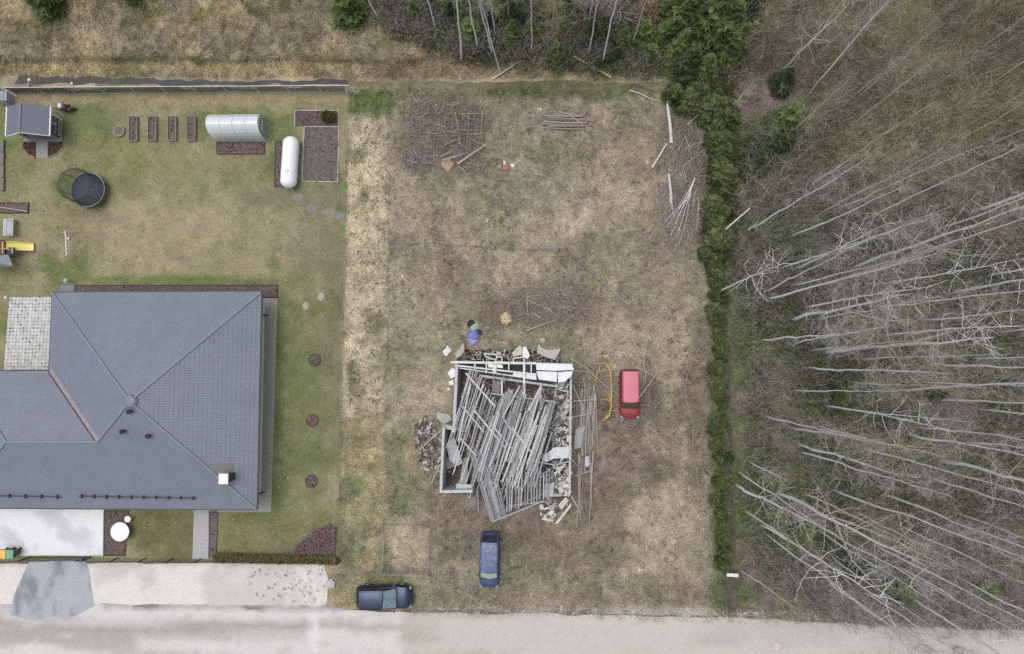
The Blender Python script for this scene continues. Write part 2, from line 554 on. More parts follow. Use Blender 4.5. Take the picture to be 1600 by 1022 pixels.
sheet('ditch', [(24, 131), (34, 119), (130, 121), (330, 126), (545, 125), (545, 132), (300, 133)], .018, VC('ditch mud', var=.2, scale=5, bump=.3), lambda x, y: np.tile(A(92, 90, 86), (len(x), 1)) * (.7 + .6 * fbm(x, y, .9, 4))[:, None], res=.35, step=.2, jit=.32, seed=9)
# ------------------------------------------------------------------ the grey-roofed house
EZ = 3.0
NW, NE, SE, SW = at(80, 456, EZ), at(408, 458, EZ), at(401, 797, EZ), at(72, 792, EZ)
hx0, hx1 = (NW.x + SW.x) / 2, (NE.x + SE.x) / 2
hy0, hy1 = (SE.y + SW.y) / 2, (NE.y + NW.y) / 2
NW, NE, SE, SW = Vector((hx0, hy1, EZ)), Vector((hx1, hy1, EZ)), Vector((hx1, hy0, EZ)), Vector((hx0, hy0, EZ))
APX = Vector(((hx0 + hx1) / 2, (hy0 + hy1) / 2, EZ + 3.3))
yw = at(75, 580, EZ).y
slope = (APX.z - EZ) / (APX.y - hy0)
ymid = (hy0 + yw) / 2
zr = EZ + slope * (ymid - hy0)
tj = (zr - EZ) / (APX.z - EZ)
J = Vector((hx0 + tj * (APX.x - hx0), ymid, zr))
VAL = Vector((hx0, yw, EZ))
rl_x = at(10, 687, zr).x
RL = Vector((rl_x, ymid, zr))
xl = rl_x - (ymid - hy0)
house = thing('house', 'large bungalow with grey metal tile hipped roof and cream walls', 'house', ((hx0 + hx1) / 2, (hy0 + hy1) / 2, 0))
roof_m = M('grey roof sheet', A(123, 129, 141), rough=.45, var=.1, scale=.6, spec=.5, tint=tuple(A(114, 120, 128)), tint_amt=.6)
dark_m = M('dark grey steel', A(58, 62, 68), rough=.5, var=.1)
ridge_m = M('ridge capping', A(140, 146, 156), rough=.4, var=.05)
cream_m = M('cream render', A(222, 224, 196), rough=.9, var=.05)
glass_m = M('dark glass', (.03, .035, .04), rough=.08, var=.05)
white_m = M('white paint', A(238, 238, 236), rough=.5, var=.05, scale=6)

def roof_face(poly, e0, e1):
    u = (e1 - e0).normalized()
    n = (poly[1] - poly[0]).cross(poly[2] - poly[0]).normalized()
    if n.z < 0:
        n = -n
    v = n.cross(u).normalized()
    if v.z < 0:
        v = -v
    us = [(p - e0).dot(u) for p in poly]
    vs = [(p - e0).dot(v) for p in poly]
    ua = np.arange(math.floor(min(us) / .2) * .2, max(us) + .2, .2 / 3)
    rows, v0, off = [], 0.0, []
    while v0 < max(vs) + .35:
        rows += [v0 + .002, v0 + .35]; off += [.02, .0]
        v0 += .35
    rows, off = np.array(rows), np.array(off)
    U, Vv = np.meshgrid(ua, rows)
    O = off[:, None] + .014 * (np.cos(U / .2 * 2 * np.pi)) + .03
    P = np.array(e0)[None, None] + U[..., None] * np.array(u) + Vv[..., None] * np.array(v) + O[..., None] * np.array(n)
    nr, nc = U.shape
    idx = np.arange(nr * nc).reshape(nr, nc)
    F = np.stack([idx[:-1, :-1], idx[:-1, 1:], idx[1:, 1:], idx[1:, :-1]], -1).reshape(-1, 4)
    if u.cross(v).dot(n) < 0:
        F = F[:, ::-1]
    me = bpy.data.meshes.new('t')
    me.from_pydata(P.reshape(-1, 3).tolist(), [], F.tolist())
    bm = bmesh.new(); bm.from_mesh(me)
    c = sum(poly, Vector()) / len(poly)
    for i in range(len(poly)):
        a, b = poly[i], poly[(i + 1) % len(poly)]
        pn = (b - a).cross(n).normalized()
        if pn.dot(c - a) > 0:
            pn = -pn
        bmesh.ops.bisect_plane(bm, geom=list(bm.verts) + list(bm.edges) + list(bm.faces), dist=1e-5, plane_co=a, plane_no=pn, clear_outer=True)
    bm.to_mesh(me); bm.free()
    for v_ in me.vertices:
        v_.co -= house.location
    me.materials.append(roof_m)
    me.name = 'roof_slope'
    o = bpy.data.objects.new('roof_slope', me)
    COL.objects.link(o)
    o.parent = house
    return o
WL0, WL1 = Vector((xl, hy0, EZ)), Vector((xl, yw, EZ))
JB = Vector((J.x, hy0, EZ))
roof_face([NW, NE, APX], NE, NW)
roof_face([NE, SE, APX], SE, NE)
roof_face([NW, VAL, J, APX], NW, VAL)
south = roof_face([JB, SE, APX, J], JB, SE)
roof_face([WL0, JB, J, RL], WL0, JB)
roof_face([VAL, WL1, RL, J], VAL, WL1)
roof_face([WL0, WL1, RL], WL1, WL0)
for a, b in ((NW, APX), (NE, APX), (SE, APX), (J, APX), (RL, J), (WL0, RL), (WL1, RL)):
    d = (b - a)
    n = max(2, int(d.length / .42))
    mb = MB()
    for k in range(n):                       # overlapping ridge cap lengths
        p, q = a.lerp(b, k / n), a.lerp(b, (k + 1.02) / n)
        mb.tube([p + Vector((0, 0, .045)), q + Vector((0, 0, .075))], [.105, .095], 8)
    mb.build('ridge_cap', ridge_m, house, smooth=True)
MB().lathe(APX, [(.55, -.02), (.42, .12), (.1, .2)], 12).build('apex_cap', M('apex capping', A(122, 130, 138), rough=.5), house)
# wide valley tray between the wing and the main roof
vd = (J - VAL).normalized()
side = Vector((0, 0, 1)).cross(vd).normalized()
mb = MB()
mb.add([VAL + side * -.02 + Vector((0, 0, .10)), VAL + side * .36 + Vector((0, 0, .13)), J + side * .36 + Vector((0, 0, .13)), J + side * -.02 + Vector((0, 0, .10))], [(0, 3, 2, 1)])
mb.build('valley_tray', M('leaf stained valley', A(158, 146, 146), rough=.8, var=.15, scale=3, tint=tuple(A(140, 120, 108)), tint_amt=.6), house)
MB().beam(VAL + side * -.06 + Vector((0, 0, .11)), J + side * -.06 + Vector((0, 0, .11)), .06, .08).build('valley_seam', dark_m, house)
# fascia, gutters, soffit
for a, b in ((NW, NE), (NE, SE), (NW, VAL), (VAL, WL1), (WL0, SE)):
    d = (b - a).normalized()
    out = d.cross(Vector((0, 0, 1)))
    mid = Vector(((xl + hx1) / 2, APX.y, EZ))
    if out.dot(mid - a) > 0:
        out = -out
    g = MB()
    g.beam(a + out * .06 - Vector((0, 0, .07)), b + out * .06 - Vector((0, 0, .07)), .12, .11)
    g.build('gutter', dark_m, house)
MB().prism([Vector((hx0 + .05, hy0 + .05, EZ - .05)), Vector((hx1 - .05, hy0 + .05, EZ - .05)), Vector((hx1 - .05, hy1 - .05, EZ - .05)), Vector((hx0 + .05, hy1 - .05, EZ - .05))], .08).build('soffit', white_m, house)
MB().prism([Vector((xl + .05, hy0 + .05, EZ - .05)), Vector((hx0, hy0 + .05, EZ - .05)), Vector((hx0, yw - .05, EZ - .05)), Vector((xl + .05, yw - .05, EZ - .05))], .08).build('soffit', white_m, house)
OH = .82
def wall_run(x0, y0, x1, y1):
    mb = MB()
    mb.prism([Vector((x0, y0, EZ - .14)), Vector((x1, y0, EZ - .14)), Vector((x1, y1, EZ - .14)), Vector((x0, y1, EZ - .14))], EZ - .14)
    return mb.build('wall', cream_m, house)
wall_run(hx0 + OH, hy0 + OH, hx1 - OH, hy1 - OH)
wall_run(xl + OH, hy0 + OH, hx0 + OH - .003, yw - OH)
for k, yy in enumerate((.2, .48, .78)):
    y = hy0 + (hy1 - hy0) * yy
    w = MB().box((hx1 - OH + .02, y, 1.55), (.05, 1.5, 1.3)).build('window', white_m, house)
    for s in (-.36, .36):
        MB().box((hx1 - OH + .05, y + s, 1.55), (.02, .62, 1.12)).build('pane', glass_m, w)
for py in (490, 776):                        # downpipes on the east wall
    y = at(405, py, 2).y
    MB().tube([(hx1 + .06, y, EZ - .1), (hx1 - .1, y, EZ - .35), (hx1 - OH + .12, y, EZ - .7), (hx1 - OH + .12, y, .1), (hx1 - OH + .35, y, .05)], .055, 8).build('downpipe', dark_m, house)
sn = (SE - JB).cross(APX - JB).normalized()
if sn.z < 0: sn = -sn
for xa, xb, ya, yb, nb in ((-14, 98, 774, 776, 5), (125, 308, 775, 778, 10)):
    a, b = on_plane(xa, ya, JB, sn), on_plane(xb, yb, JB, sn)
    g = MB()
    for h in (.12, .24):
        g.tube([a + Vector((0, 0, h)), b + Vector((0, 0, h))], .028, 6)
    sgo = g.build('snow_guard', dark_m, house)
    for k in range(nb):
        p = a.lerp(b, (k + .25) / (nb - .5))
        MB().box(p + Vector((0, 0, .14)), (.07, .3, .3)).build('bracket', dark_m, sgo)
for x, y in ((206, 643), (195, 674), (235, 681)):
    p = on_plane(x, y, JB, sn)
    v = MB().tube([p, p + Vector((0, 0, .42))], .09, 10).build('roof_vent', M('vent pipe', A(70, 72, 74)), house)
    MB().lathe(p, [(.19, .36), (.2, .46), (.06, .56)], 12).build('cowl', M('vent cowl', A(46, 48, 50)), v)
en = (SE - NE).cross(APX - NE).normalized()
if en.z < 0: en = -en
p = on_plane(361, 744, NE, en)
ch = MB().box(p + Vector((0, 0, .35)), (.62, .62, 1.9)).build('chimney', M('chimney sheet', A(70, 68, 70), rough=.6), house)
MB().box(p + Vector((0, 0, 1.36)), (.74, .80, .12)).build('chimney_cap', M('white chimney cap', A(244, 244, 244), rough=.4, var=.03), ch)
MB().box(p + Vector((0, 0, 1.25)), (.5, .5, .16)).build('chimney_flue', dark_m, ch)
q0, q1 = on_plane(326, 725, NE, en), on_plane(363, 725, NE, en)
MB().beam(q0 + en * .08 + Vector((0, -.25, -.02)), q1 + en * .08 + Vector((0, -.25, -.02)), .6, .03, up=en).build('chimney_flashing', M('brown flashing', A(122, 118, 116), rough=.6), house)

# ------------------------------------------------------------------ paving round the house
def flat(name, poly, z, mat, t=.05, label=None, cat=None, kind='structure', parent=None):
    o = MB().prism([at(x, y, 0) + Vector((0, 0, z)) for x, y in poly], t).build(name, mat, parent)
    if parent is None:
        tag(o, label, cat, None, kind)
    return o
def brick_mat(name, c1, c2, mortar, sc):
    m, nt, b = node_mat(name)
    pos = nt.nodes.new('ShaderNodeNewGeometry').outputs['Position']
    br = nt.nodes.new('ShaderNodeTexBrick')
    br.inputs['Color1'].default_value = (*c1, 1); br.inputs['Color2'].default_value = (*c2, 1); br.inputs['Mortar'].default_value = (*mortar, 1)
    br.inputs['Scale'].default_value = sc; br.inputs['Mortar Size'].default_value = .03
    nt.links.new(pos, br.inputs['Vector'])
    nt.links.new(br.outputs['Color'], b.inputs['Base Color'])
    b.inputs['Roughness'].default_value = .9
    bp = nt.nodes.new('ShaderNodeBump'); bp.inputs['Strength'].default_value = .4; bp.inputs['Distance'].default_value = .01; bp.invert = True
    nt.links.new(br.outputs['Fac'], bp.inputs['Height']); nt.links.new(bp.outputs[0], b.inputs['Normal'])
    return m
pav_e = brick_mat('small grey pavers', A(176, 172, 162), A(164, 160, 150), A(140, 136, 126), 2.4)
pav_s = brick_mat('light grey pavers', A(192, 190, 190), A(178, 176, 176), A(158, 156, 154), 2.4)
flat('house_pavement', [(396, 466), (434, 466), (424, 800), (340, 800), (340, 790), (396, 790)], .06, pav_e, .05)
flat('front_path', [(304, 790), (327, 790), (326, 873), (301, 873)], .05, pav_s, .04)
bed_m = M('bark mulch', A(106, 91, 87), rough=1, var=.45, scale=9, bump=1, bscale=22, tint=tuple(A(138, 126, 120)), tint_amt=.7)
soil_m = M('bare soil', A(112, 104, 101), rough=1, var=.25, scale=5, bump=.4, bscale=30, tint=tuple(A(134, 128, 122)), tint_amt=.6)
edge_m = M('dark edging', A(62, 54, 52), rough=.9, var=.2)
pale_m = M('pale timber edging', A(190, 186, 176), rough=.8, var=.15, scale=5)
wood_m = M('weathered board', A(128, 122, 116), rough=.9, var=.25, scale=6)

def crumbs(mb, poly, n, z, size, rs, hmax=.05):
    """bark chips and clods lying on a bed"""
    xs = [p.x for p in poly]; ys = [p.y for p in poly]
    for k in range(n):
        x, y = rs.uniform(min(xs), max(xs)), rs.uniform(min(ys), max(ys))
        if not pip(np.array([x]), np.array([y]), [(p.x, p.y) for p in poly])[0]:
            continue
        a = rs.rand() * 6.28
        s = size * (.5 + rs.rand())
        mb.box((x, y, z + hmax * .3), (s, s * .5, hmax), a)

def bed(name, label, poly, mat, edging, eh=.12, ew=.06, group=None, cat='garden bed', chips=120, sides=None):
    """soil bed: edging boards, soil, chips"""
    w = [at(x, y, 0) for x, y in poly]
    root = thing(name, label, cat, base_of(w), group)
    n = len(w)
    MB().prism([p + Vector((0, 0, eh * .7)) for p in w], eh * .7 - .02).build('soil', mat, root)
    for i in range(n):
        if sides is not None and i not in sides:
            continue
        MB().beam(w[i] + Vector((0, 0, eh / 2 + .005)), w[(i + 1) % n] + Vector((0, 0, eh / 2 + .005)), ew, eh).build('board', edging, root)
    rs = np.random.RandomState(abs(int(poly[0][0] * 7 + poly[0][1])))
    mb = MB()
    crumbs(mb, w, chips, eh * .7, .12, rs)
    if mb.v:
        tag(mb.build('mulch', mat, root), kind='stuff')
    return root

bed('house_bed', 'long mulch bed along the upper wall of the grey roofed house', [(118, 446), (434, 446), (434, 465), (118, 465)], bed_m, edge_m, chips=500)
bed('table_bed', 'mulch bed in front of the house beside the driveway', [(164, 798), (202, 798), (196, 868), (163, 868)], bed_m, edge_m, .06, chips=200)
bed('path_bed', 'narrow mulch strip beside the front path', [(327, 800), (341, 800), (338, 870), (327, 870)], M('grey mulch', A(118, 110, 108), rough=1, var=.4, scale=9, bump=1), edge_m, .05, chips=120)
flat('step_slab', [(95, 445), (118, 445), (118, 458), (95, 458)], .09, M('grey slab', A(120, 124, 128)), .09, 'grey concrete slab at the upper left corner of the house', 'slab', None)
# terrace of pale slabs with grass in the joints
ter = flat('terrace', [(15, 463), (86, 463), (84, 584), (10, 584)], .03, M('grassy joints', A(120, 124, 96), rough=1, var=.3, scale=12), .02)
slab_ms = [M('pale slab %d' % k, A(c, c, c - 4), rough=.9, var=.08, scale=5) for k, c in enumerate((210, 202, 192))]
mesh0 = None
random.seed(3)
a, b = at(15, 464, 0), at(88, 583, 0)
sx, nx = .305, int((b.x - a.x) / .305)
sy, ny = .305, int((a.y - b.y) / .305)
slab_src = []
for m_ in slab_ms:
    o = MB().prism([Vector((-.146, -.146, .05)), Vector((.146, -.146, .05)), Vector((.146, .146, .05)), Vector((-.146, .146, .05))], .04).build('paving_slab', m_, None, bevel=.008, seg=1)
    slab_src.append(o.data)
    bpy.data.objects.remove(o)
for i in range(nx):
    for j in range(ny):
        o = bpy.data.objects.new('paving_slab', random.choice(slab_src))
        COL.objects.link(o); o.parent = ter
        sk = -.25 * (j / ny)
        o.location = (a.x + (i + .5) * sx + sk, a.y - (j + .5) * sy, random.uniform(-.008, .004))
        o.rotation_euler = (random.uniform(-.01, .01), random.uniform(-.01, .01), random.uniform(-.02, .02))
tb = MB(); rs = np.random.RandomState(4)
for k in range(150):
    i, j = rs.randint(0, nx + 1), rs.randint(0, ny + 1)
    p = Vector((a.x + i * sx - .25 * j / ny, a.y - j * sy, .04))
    for q in range(7):
        d = Vector((rs.normal() * .06, rs.normal() * .06, .05 + rs.rand() * .05))
        tb.add([p + Vector((-.03, 0, 0)), p + Vector((.03, .02, 0)), p + d], [(0, 1, 2)])
tag(tb.build('joint_grass', M('joint tufts', A(86, 92, 66), rough=1), ter), kind='stuff')
# small figure / lamp near the corner and the lamp by the terrace
p = at(112, 440, 0)
lamp = thing('garden_lamp', 'small pale garden lamp post at the upper left corner of the house', 'lamp', p)
MB().tube([p, p + Vector((0, 0, .7))], .03, 8).build('post', dark_m, lamp)
MB().lathe(p, [(.07, .68), (.16, .72), (.17, .86), (.06, .98)], 12).build('lamp_head', M('pale lamp', A(196, 206, 204), rough=.4), lamp)
p = at(16, 466, 0)
lamp = thing('garden_lamp', 'small white ball lamp at the corner of the pale terrace', 'lamp', p)
MB().tube([p, p + Vector((0, 0, .4))], .025, 8).build('post', dark_m, lamp)
MB().lathe(p, [(.02, .4), (.1, .44), (.13, .52), (.1, .6), (.02, .64)], 12).build('lamp_head', white_m, lamp, smooth=True)

# round white tables on the front bed
def round_table(label, px, py, r, h):
    p = at(px, py, h)
    p.z = .04
    t = thing('round_table', label, 'table', p)
    MB().lathe(p, [(r * .96, h - .09), (r, h - .07), (r, h - .05), (r * .97, h - .04)], 40).build('table_top', M('white table', A(246, 246, 246), rough=.45, var=.03), t, smooth=True)
    MB().lathe(p, [(r * .5, 0), (r * .45, .03), (.05, .06), (.04, h - .12), (r * .3, h - .088)], 16).build('leg', white_m, t, smooth=True)
    return t
round_table('large round white table on the mulch bed before the house', 187, 831, .80, .75)
round_table('small round white stool beside the large white table', 199, 811.5, .28, .5)
# ------------------------------------------------------------------ left garden
# four raised beds and the tyre planter
for k, (x, nm) in enumerate(((210.5, 'leftmost of the four narrow raised beds, next to the round planter'), (240, 'second narrow raised bed from the round planter'), (271, 'third narrow raised bed from the round planter'), (301, 'rightmost narrow raised bed, nearest to the clear greenhouse'))):
    bed('raised_bed', nm, [(x - 6.2, 183.5), (x + 6.4, 183.5), (x + 6.2, 221), (x - 6.4, 221)], M('vegetable soil', A(112, 99, 94), rough=1, var=.5, scale=10, bump=1, bscale=20, tint=tuple(A(136, 122, 116)), tint_amt=.8), M('grey bed boards', A(150, 148, 142), rough=.9, var=.2), .32, .05, 'narrow raised beds on the lawn', 'raised bed', 70)
p = at(187.5, 206, 0)
tp = thing('round_planter', 'round stone edged planter left of the raised beds', 'planter', p)
MB().lathe(p, [(.38, .02), (.38, .2), (.05, .24)], 20).build('soil', soil_m, tp)
for k in range(13):
    a = k / 13 * 6.283
    MB().box(p + Vector((math.cos(a) * .44, math.sin(a) * .44, .12)), (.13, .2, .2 + .03 * (k % 3)), a).build('stone', M('planter stone', A(158, 150, 142), rough=.9, var=.2), tp, bevel=.02)

# polycarbonate greenhouse
gx0, gx1 = at(338, 210, 0).x, at(416, 210, 0).x
gy0, gy1 = at(370, 221, 0).y, at(370, 184, 0).y
gc, gr, gh = (gy0 + gy1) / 2, (gy1 - gy0) / 2, 2.0
gh_root = thing('greenhouse', 'arched clear polycarbonate greenhouse on the lawn', 'greenhouse', ((gx0 + gx1) / 2, gc, 0))
poly_m = M('twin wall polycarbonate', A(252, 255, 255), rough=.16, var=.04, scale=2, alpha=.7, coat=.8)
alu_m = M('galvanised tube', A(232, 236, 236), rough=.45, var=.04)
def arch(x, t, s=1.0):
    a = math.pi * t
    return Vector((x, gc - math.cos(a) * gr * s, .03 + gh * s * math.sin(a) ** .82))
NS = 18
for k in range(2):                           # two roof sheets
    xa, xb = gx0 + (gx1 - gx0) * k / 2 + .02, gx0 + (gx1 - gx0) * (k + 1) / 2 - .02
    vs = [arch(x, i / NS) for i in range(NS + 1) for x in (xa, xb)]
    fs = [(2 * i, 2 * i + 1, 2 * i + 3, 2 * i + 2) for i in range(NS)]
    MB().add(vs, fs).build('sheet', poly_m, gh_root, smooth=True)
for x in (gx0, gx1):
    vs = [arch(x, i / NS, .985) for i in range(NS + 1)]
    MB().add(vs, [tuple(range(NS + 1))]).build('end_panel', M('clear end sheet', A(214, 222, 216), rough=.25, var=.05, alpha=.28), gh_root)
for k in range(5):
    x = gx0 + (gx1 - gx0) * k / 4
    MB().tube([arch(x, i / NS, 1.012) for i in range(NS + 1)], .024 if k != 2 else .034, 6).build('arch', alu_m, gh_root)
for t in (.0, .25, .5, .75, 1.0):
    MB().tube([arch(gx0, t, 1.0), arch(gx1, t, 1.0)], .018, 6).build('purlin', alu_m, gh_root)
d = MB()
for (ya, za, yb, zb) in ((-.42, .05, -.42, 1.75), (.42, .05, .42, 1.75), (-.42, 1.0, .42, 1.0), (-.42, 1.75, .42, 1.75)):
    d.tube([(gx1 + .02, gc + ya, za), (gx1 + .02, gc + yb, zb)], .02, 6)
d.build('door_frame', alu_m, gh_root)
bed('greenhouse_bed', 'brown soil bed along the lower side of the greenhouse', [(339.5, 222.5), (414, 222.5), (414, 241), (339.5, 241)], M('reddish soil', A(114, 99, 94), rough=1, var=.4, scale=8, bump=1, tint=tuple(A(128, 112, 106)), tint_amt=.7), edge_m, .1, chips=260)

# white tank
c0, c1 = at(455, 224, .85), at(451, 283, .85)
tr = .70
tank = thing('tank', 'long white horizontal tank with rounded ends beside the soil plot', 'tank', ((c0.x + c1.x) / 2, (c0.y + c1.y) / 2, 0))
ax = (c1 - c0).normalized()
prof = []
NSEG = 7
pts, rr = [], []
for i in range(NSEG):
    a = math.pi / 2 * i / NSEG
    pts.append(c0 - ax * (tr * .85 * math.cos(a))); rr.append(max(.03, tr * math.sin(a)))
pts.append(c0); rr.append(tr)
pts.append(c1); rr.append(tr)
for i in range(NSEG - 1, -1, -1):
    a = math.pi / 2 * i / NSEG
    pts.append(c1 + ax * (tr * .85 * math.cos(a))); rr.append(max(.03, tr * math.sin(a)))
MB().tube(pts, rr, 32).build('shell', M('white tank enamel', A(250, 250, 250), rough=.3, var=.03), tank, smooth=True)
for t in (.18, .82):
    p = c0.lerp(c1, t)
    MB().box((p.x, p.y, .13), (1.2, .3, .3)).build('saddle', M('concrete foot', A(176, 176, 170), rough=.9), tank)
pl = c0.lerp(c1, .78)
lid = MB().lathe(pl + Vector((0, 0, tr)), [(.17, -.06), (.17, .05), (.12, .09)], 16).build('valve_cover', M('tank cover', A(226, 228, 228), rough=.4), tank, smooth=True)
e1 = at(449, 291, .2)
MB().tube([c1 + Vector((0, -.4, -.3)), at(458, 299, 0) + Vector((0, 0, .06))], .03, 6).build('pipe', alu_m, tank)
bed('tank_bed', 'narrow reddish bed along the left side of the white tank', [(431, 222), (446, 222), (444, 292), (429.5, 292)], MATS['reddish soil'], edge_m, .1, chips=160)
# soil plot with pale edging, shrub bed above
bed('soil_plot', 'large rectangular grey soil plot with pale edging right of the white tank', [(476, 198.5), (530, 198.5), (528, 285), (472.5, 283.5)], soil_m, pale_m, .1, .07, chips=500)
bed('shrub_bed', 'dark mulch bed with pale edging above the soil plot', [(461, 173), (529.5, 173), (530, 197), (461, 197)], bed_m, pale_m, .1, .07, chips=240, sides=(0, 1, 3))

# stepping stones in the worn corner of the lawn
for x, y, rx, ry, nm in ((466, 309, .55, .38, 'worn grey slab in the lawn below the white tank'), (487, 326, .5, .42, 'second worn grey slab in the row below the white tank'), (511, 332, .42, .4, 'third worn grey slab in the row below the white tank'), (530, 338, .5, .35, 'grey slab at the boundary end of the row below the white tank')):
    p = at(x, y, 0)
    rs = np.random.RandomState(int(x))
    poly = [p + Vector((math.cos(k / 9 * 6.283) * rx * rs.uniform(.8, 1.1), math.sin(k / 9 * 6.283) * ry * rs.uniform(.8, 1.1), .045)) for k in range(9)]
    tag(MB().prism(poly, .05).build('stepping_stone', M('worn slab', A(138, 134, 128), rough=.95, var=.2, scale=5), None, origin=p), nm, 'stepping stone', 'worn slabs in the lawn')
# pale stones in the lawn
for x, y, r, nm in ((502, 464, .32, 'pale round stone in the lawn right of the house'), (478, 478, .3, 'pale oblong stone in the lawn near the house corner'), (419, 347, .16, 'small pale stone in the middle of the lawn')):
    p = at(x, y, 0)
    tag(MB().lathe(p, [(r * .9, 0), (r, .06), (r * .7, .12), (.04, .14)], 11, 1, 1.25).build('stone', M('pale fieldstone', A(172, 166, 148), rough=.9, var=.15), None, origin=p), nm, 'stone')

# round tree rings in the right lawn
for k, (x, y, nm) in enumerate(((492, 563, 'topmost of the three round mulch rings along the lawn'), (488.5, 657, 'middle of the three round mulch rings along the lawn'), (487, 752, 'lowest of the three round mulch rings along the lawn'))):
    p = at(x, y, 0)
    t = thing('mulch_ring', nm, 'planting ring', p, 'round mulch rings on the lawn')
    MB().lathe(p, [(.5, .02), (.5, .05), (.03, .07)], 24).build('soil', bed_m, t)
    mb = MB()
    n = 28
    for i in range(n):
        a0, a1 = i / n * 6.283, (i + 1) / n * 6.283
        mb.beam(p + Vector((math.cos(a0) * .52, math.sin(a0) * .52, .05)), p + Vector((math.cos(a1) * .52, math.sin(a1) * .52, .05)), .04, .1)
    mb.build('edging', edge_m, t)
    mb = MB(); rs = np.random.RandomState(k)
    for i in range(90):
        a, r = rs.rand() * 6.283, .46 * math.sqrt(rs.rand())
        mb.box(p + Vector((math.cos(a) * r, math.sin(a) * r, .08)), (.12, .06, .05), rs.rand() * 3)
    tag(mb.build('bark_chips', M('pale bark chips', A(138, 120, 116), rough=1, var=.4, scale=14), t), kind='stuff')

# trampoline
p = at(137, 296.5, .8); p.z = 0
tr_ = thing('trampoline', 'black round trampoline with dark safety net on the lawn', 'trampoline', p)
MB().lathe(p, [(.02, .79), (1.28, .79), (1.28, .80), (.02, .80)], 40).build('mat', M('black mat', A(44, 52, 66), rough=.8, var=.1), tr_)
mb = MB()
mb.lathe(p, [(1.26, .805), (1.5, .80), (1.5, .83), (1.26, .835)], 40)
mb.build('padding', M('dark padding', A(58, 66, 74), rough=.7, var=.1), tr_)
def ring(c, r, z, th, n=40):
    pts = [c + Vector((math.cos(k / n * 6.2832) * r, math.sin(k / n * 6.2832) * r, z)) for k in range(n + 1)]
    return MB().tube(pts, th, 6, cap=False)
ring(p, 1.5, .82, .045).build('frame_ring', M('galvanised ring', A(150, 158, 152), rough=.4, var=.1), tr_, smooth=True)
ring(p, 1.34, 2.75, .02).build('top_ring', M('dark tube', A(62, 66, 64), rough=.5), tr_, smooth=True)
net = MB()
nn = 150
for k in range(nn):
    a = k / nn * 6.2832
    net.tube([p + Vector((math.cos(a) * 1.4, math.sin(a) * 1.4, .82)), p + Vector((math.cos(a) * 1.33, math.sin(a) * 1.33, 2.75))], .0045, 3, cap=False)
net.build('net', M('black net', A(34, 40, 40), rough=.8), tr_)
rings = MB()
for k in range(30):
    z = .88 + k * .064
    r_ = 1.4 - .07 * k / 29
    pts = [p + Vector((math.cos(q / 36 * 6.2832) * r_, math.sin(q / 36 * 6.2832) * r_, z)) for q in range(37)]
    rings.tube(pts, .0045, 3, cap=False)
rings.build('net_bands', MATS['black net'], tr_)
for k in range(6):
    a = k / 6 * 6.2832 + .3
    v = Vector((math.cos(a), math.sin(a), 0))
    MB().tube([p + v * 1.52 + Vector((0, 0, .02)), p + v * 1.52 + Vector((0, 0, .9)), p + v * 1.42 + Vector((0, 0, 2.78))], .025, 6).build('net_pole', MATS['dark tube'], tr_)
    MB().tube([p + v * 1.48 + Vector((0, 0, .8)), p + v * 1.48 + Vector((0, 0, .04))], .03, 6).build('leg', MATS['galvanised ring'], tr_)
MB().tube([p + Vector((0, .05, .82)), p + Vector((.55, -.1, .82))], .02, 5).build('mat_seam', M('pale seam', A(150, 156, 160)), tr_)

# small white goal frame
z = 1.05
a, b = at(102, 361, z), at(104, 398, z)
sw = thing('goal_frame', 'small white metal goal frame standing on the lawn', 'goal', ((a.x + b.x) / 2, (a.y + b.y) / 2, 0))
MB().tube([a, b], .045, 8).build('crossbar', white_m, sw)
for e in (a, b):
    MB().tube([e, Vector((e.x, e.y, .03))], .04, 6).build('post', white_m, sw)
    MB().tube([e, Vector((e.x - .95, e.y, .05))], .03, 6).build('stay', white_m, sw)
MB().tube([Vector((a.x + .1, a.y, .75)), Vector((b.x + .1, b.y, .75))], .02, 6).build('net_bar', M('pinkish bar', A(222, 190, 192)), sw)
p = at(107.5, 373, .1)
tag(MB().lathe((p.x, p.y, .02), [(.03, 0), (.09, .03), (.11, .1), (.09, .18), (.03, .22)], 14).build('ball', white_m, None, smooth=True, origin=Vector((p.x, p.y, .02))), 'small white ball lying beside the goal frame', 'ball')

# play house with slide at the left edge
p = at(0, 392, 0)
pt = thing('play_tower', 'wooden play tower with grey roof at the left edge of the lawn', 'play tower', p)
brown_m = M('brown play timber', A(112, 72, 62), rough=.8, var=.2)
q = at(0, 386, 1.2)
MB().box((q.x - .1, q.y - .1, 1.17), (1.1, 1.3, .08)).build('deck', brown_m, pt)
for sx in (-.6, .4):
    for sy in (-.7, .5):
        MB().box((q.x + sx, q.y + sy, 1.1), (.09, .09, 2.2)).build('post', brown_m, pt)
r0 = at(-22, 406, 2.4)
ra, rb, rc = at(0, 397, 2.2), at(20, 414, 2.0), at(-40, 414, 2.0)
rd = at(12, 400, 2.0)
ridge = at(-2, 398, 2.8)
mb = MB()
g = [at(-46, 396, 2.1), at(13, 398, 2.1), at(20, 416, 2.1), at(-46, 416, 2.1)]
ap = (g[0] + g[1] + g[2] + g[3]) / 4 + Vector((0, 0, .75))
mb.add(g + [ap], [(0, 1, 4)[::-1], (1, 2, 4)[::-1], (2, 3, 4)[::-1], (3, 0, 4)[::-1], (0, 1, 2, 3)])
mb.build('roof', M('grey play roof', A(140, 146, 152), rough=.6, var=.1), pt)
MB().box(at(12, 392, 1.0), (1.2, .6, .05)).build('floor', M('dark floor', A(70, 66, 74)), pt)
for x in (4, 19):
    MB().tube([at(x, 386, 1.2), at(x, 396, 1.2)], .03, 6).build('rail', white_m, pt)
s0, s1 = at(3, 383, 1.25), at(52, 386, .25)
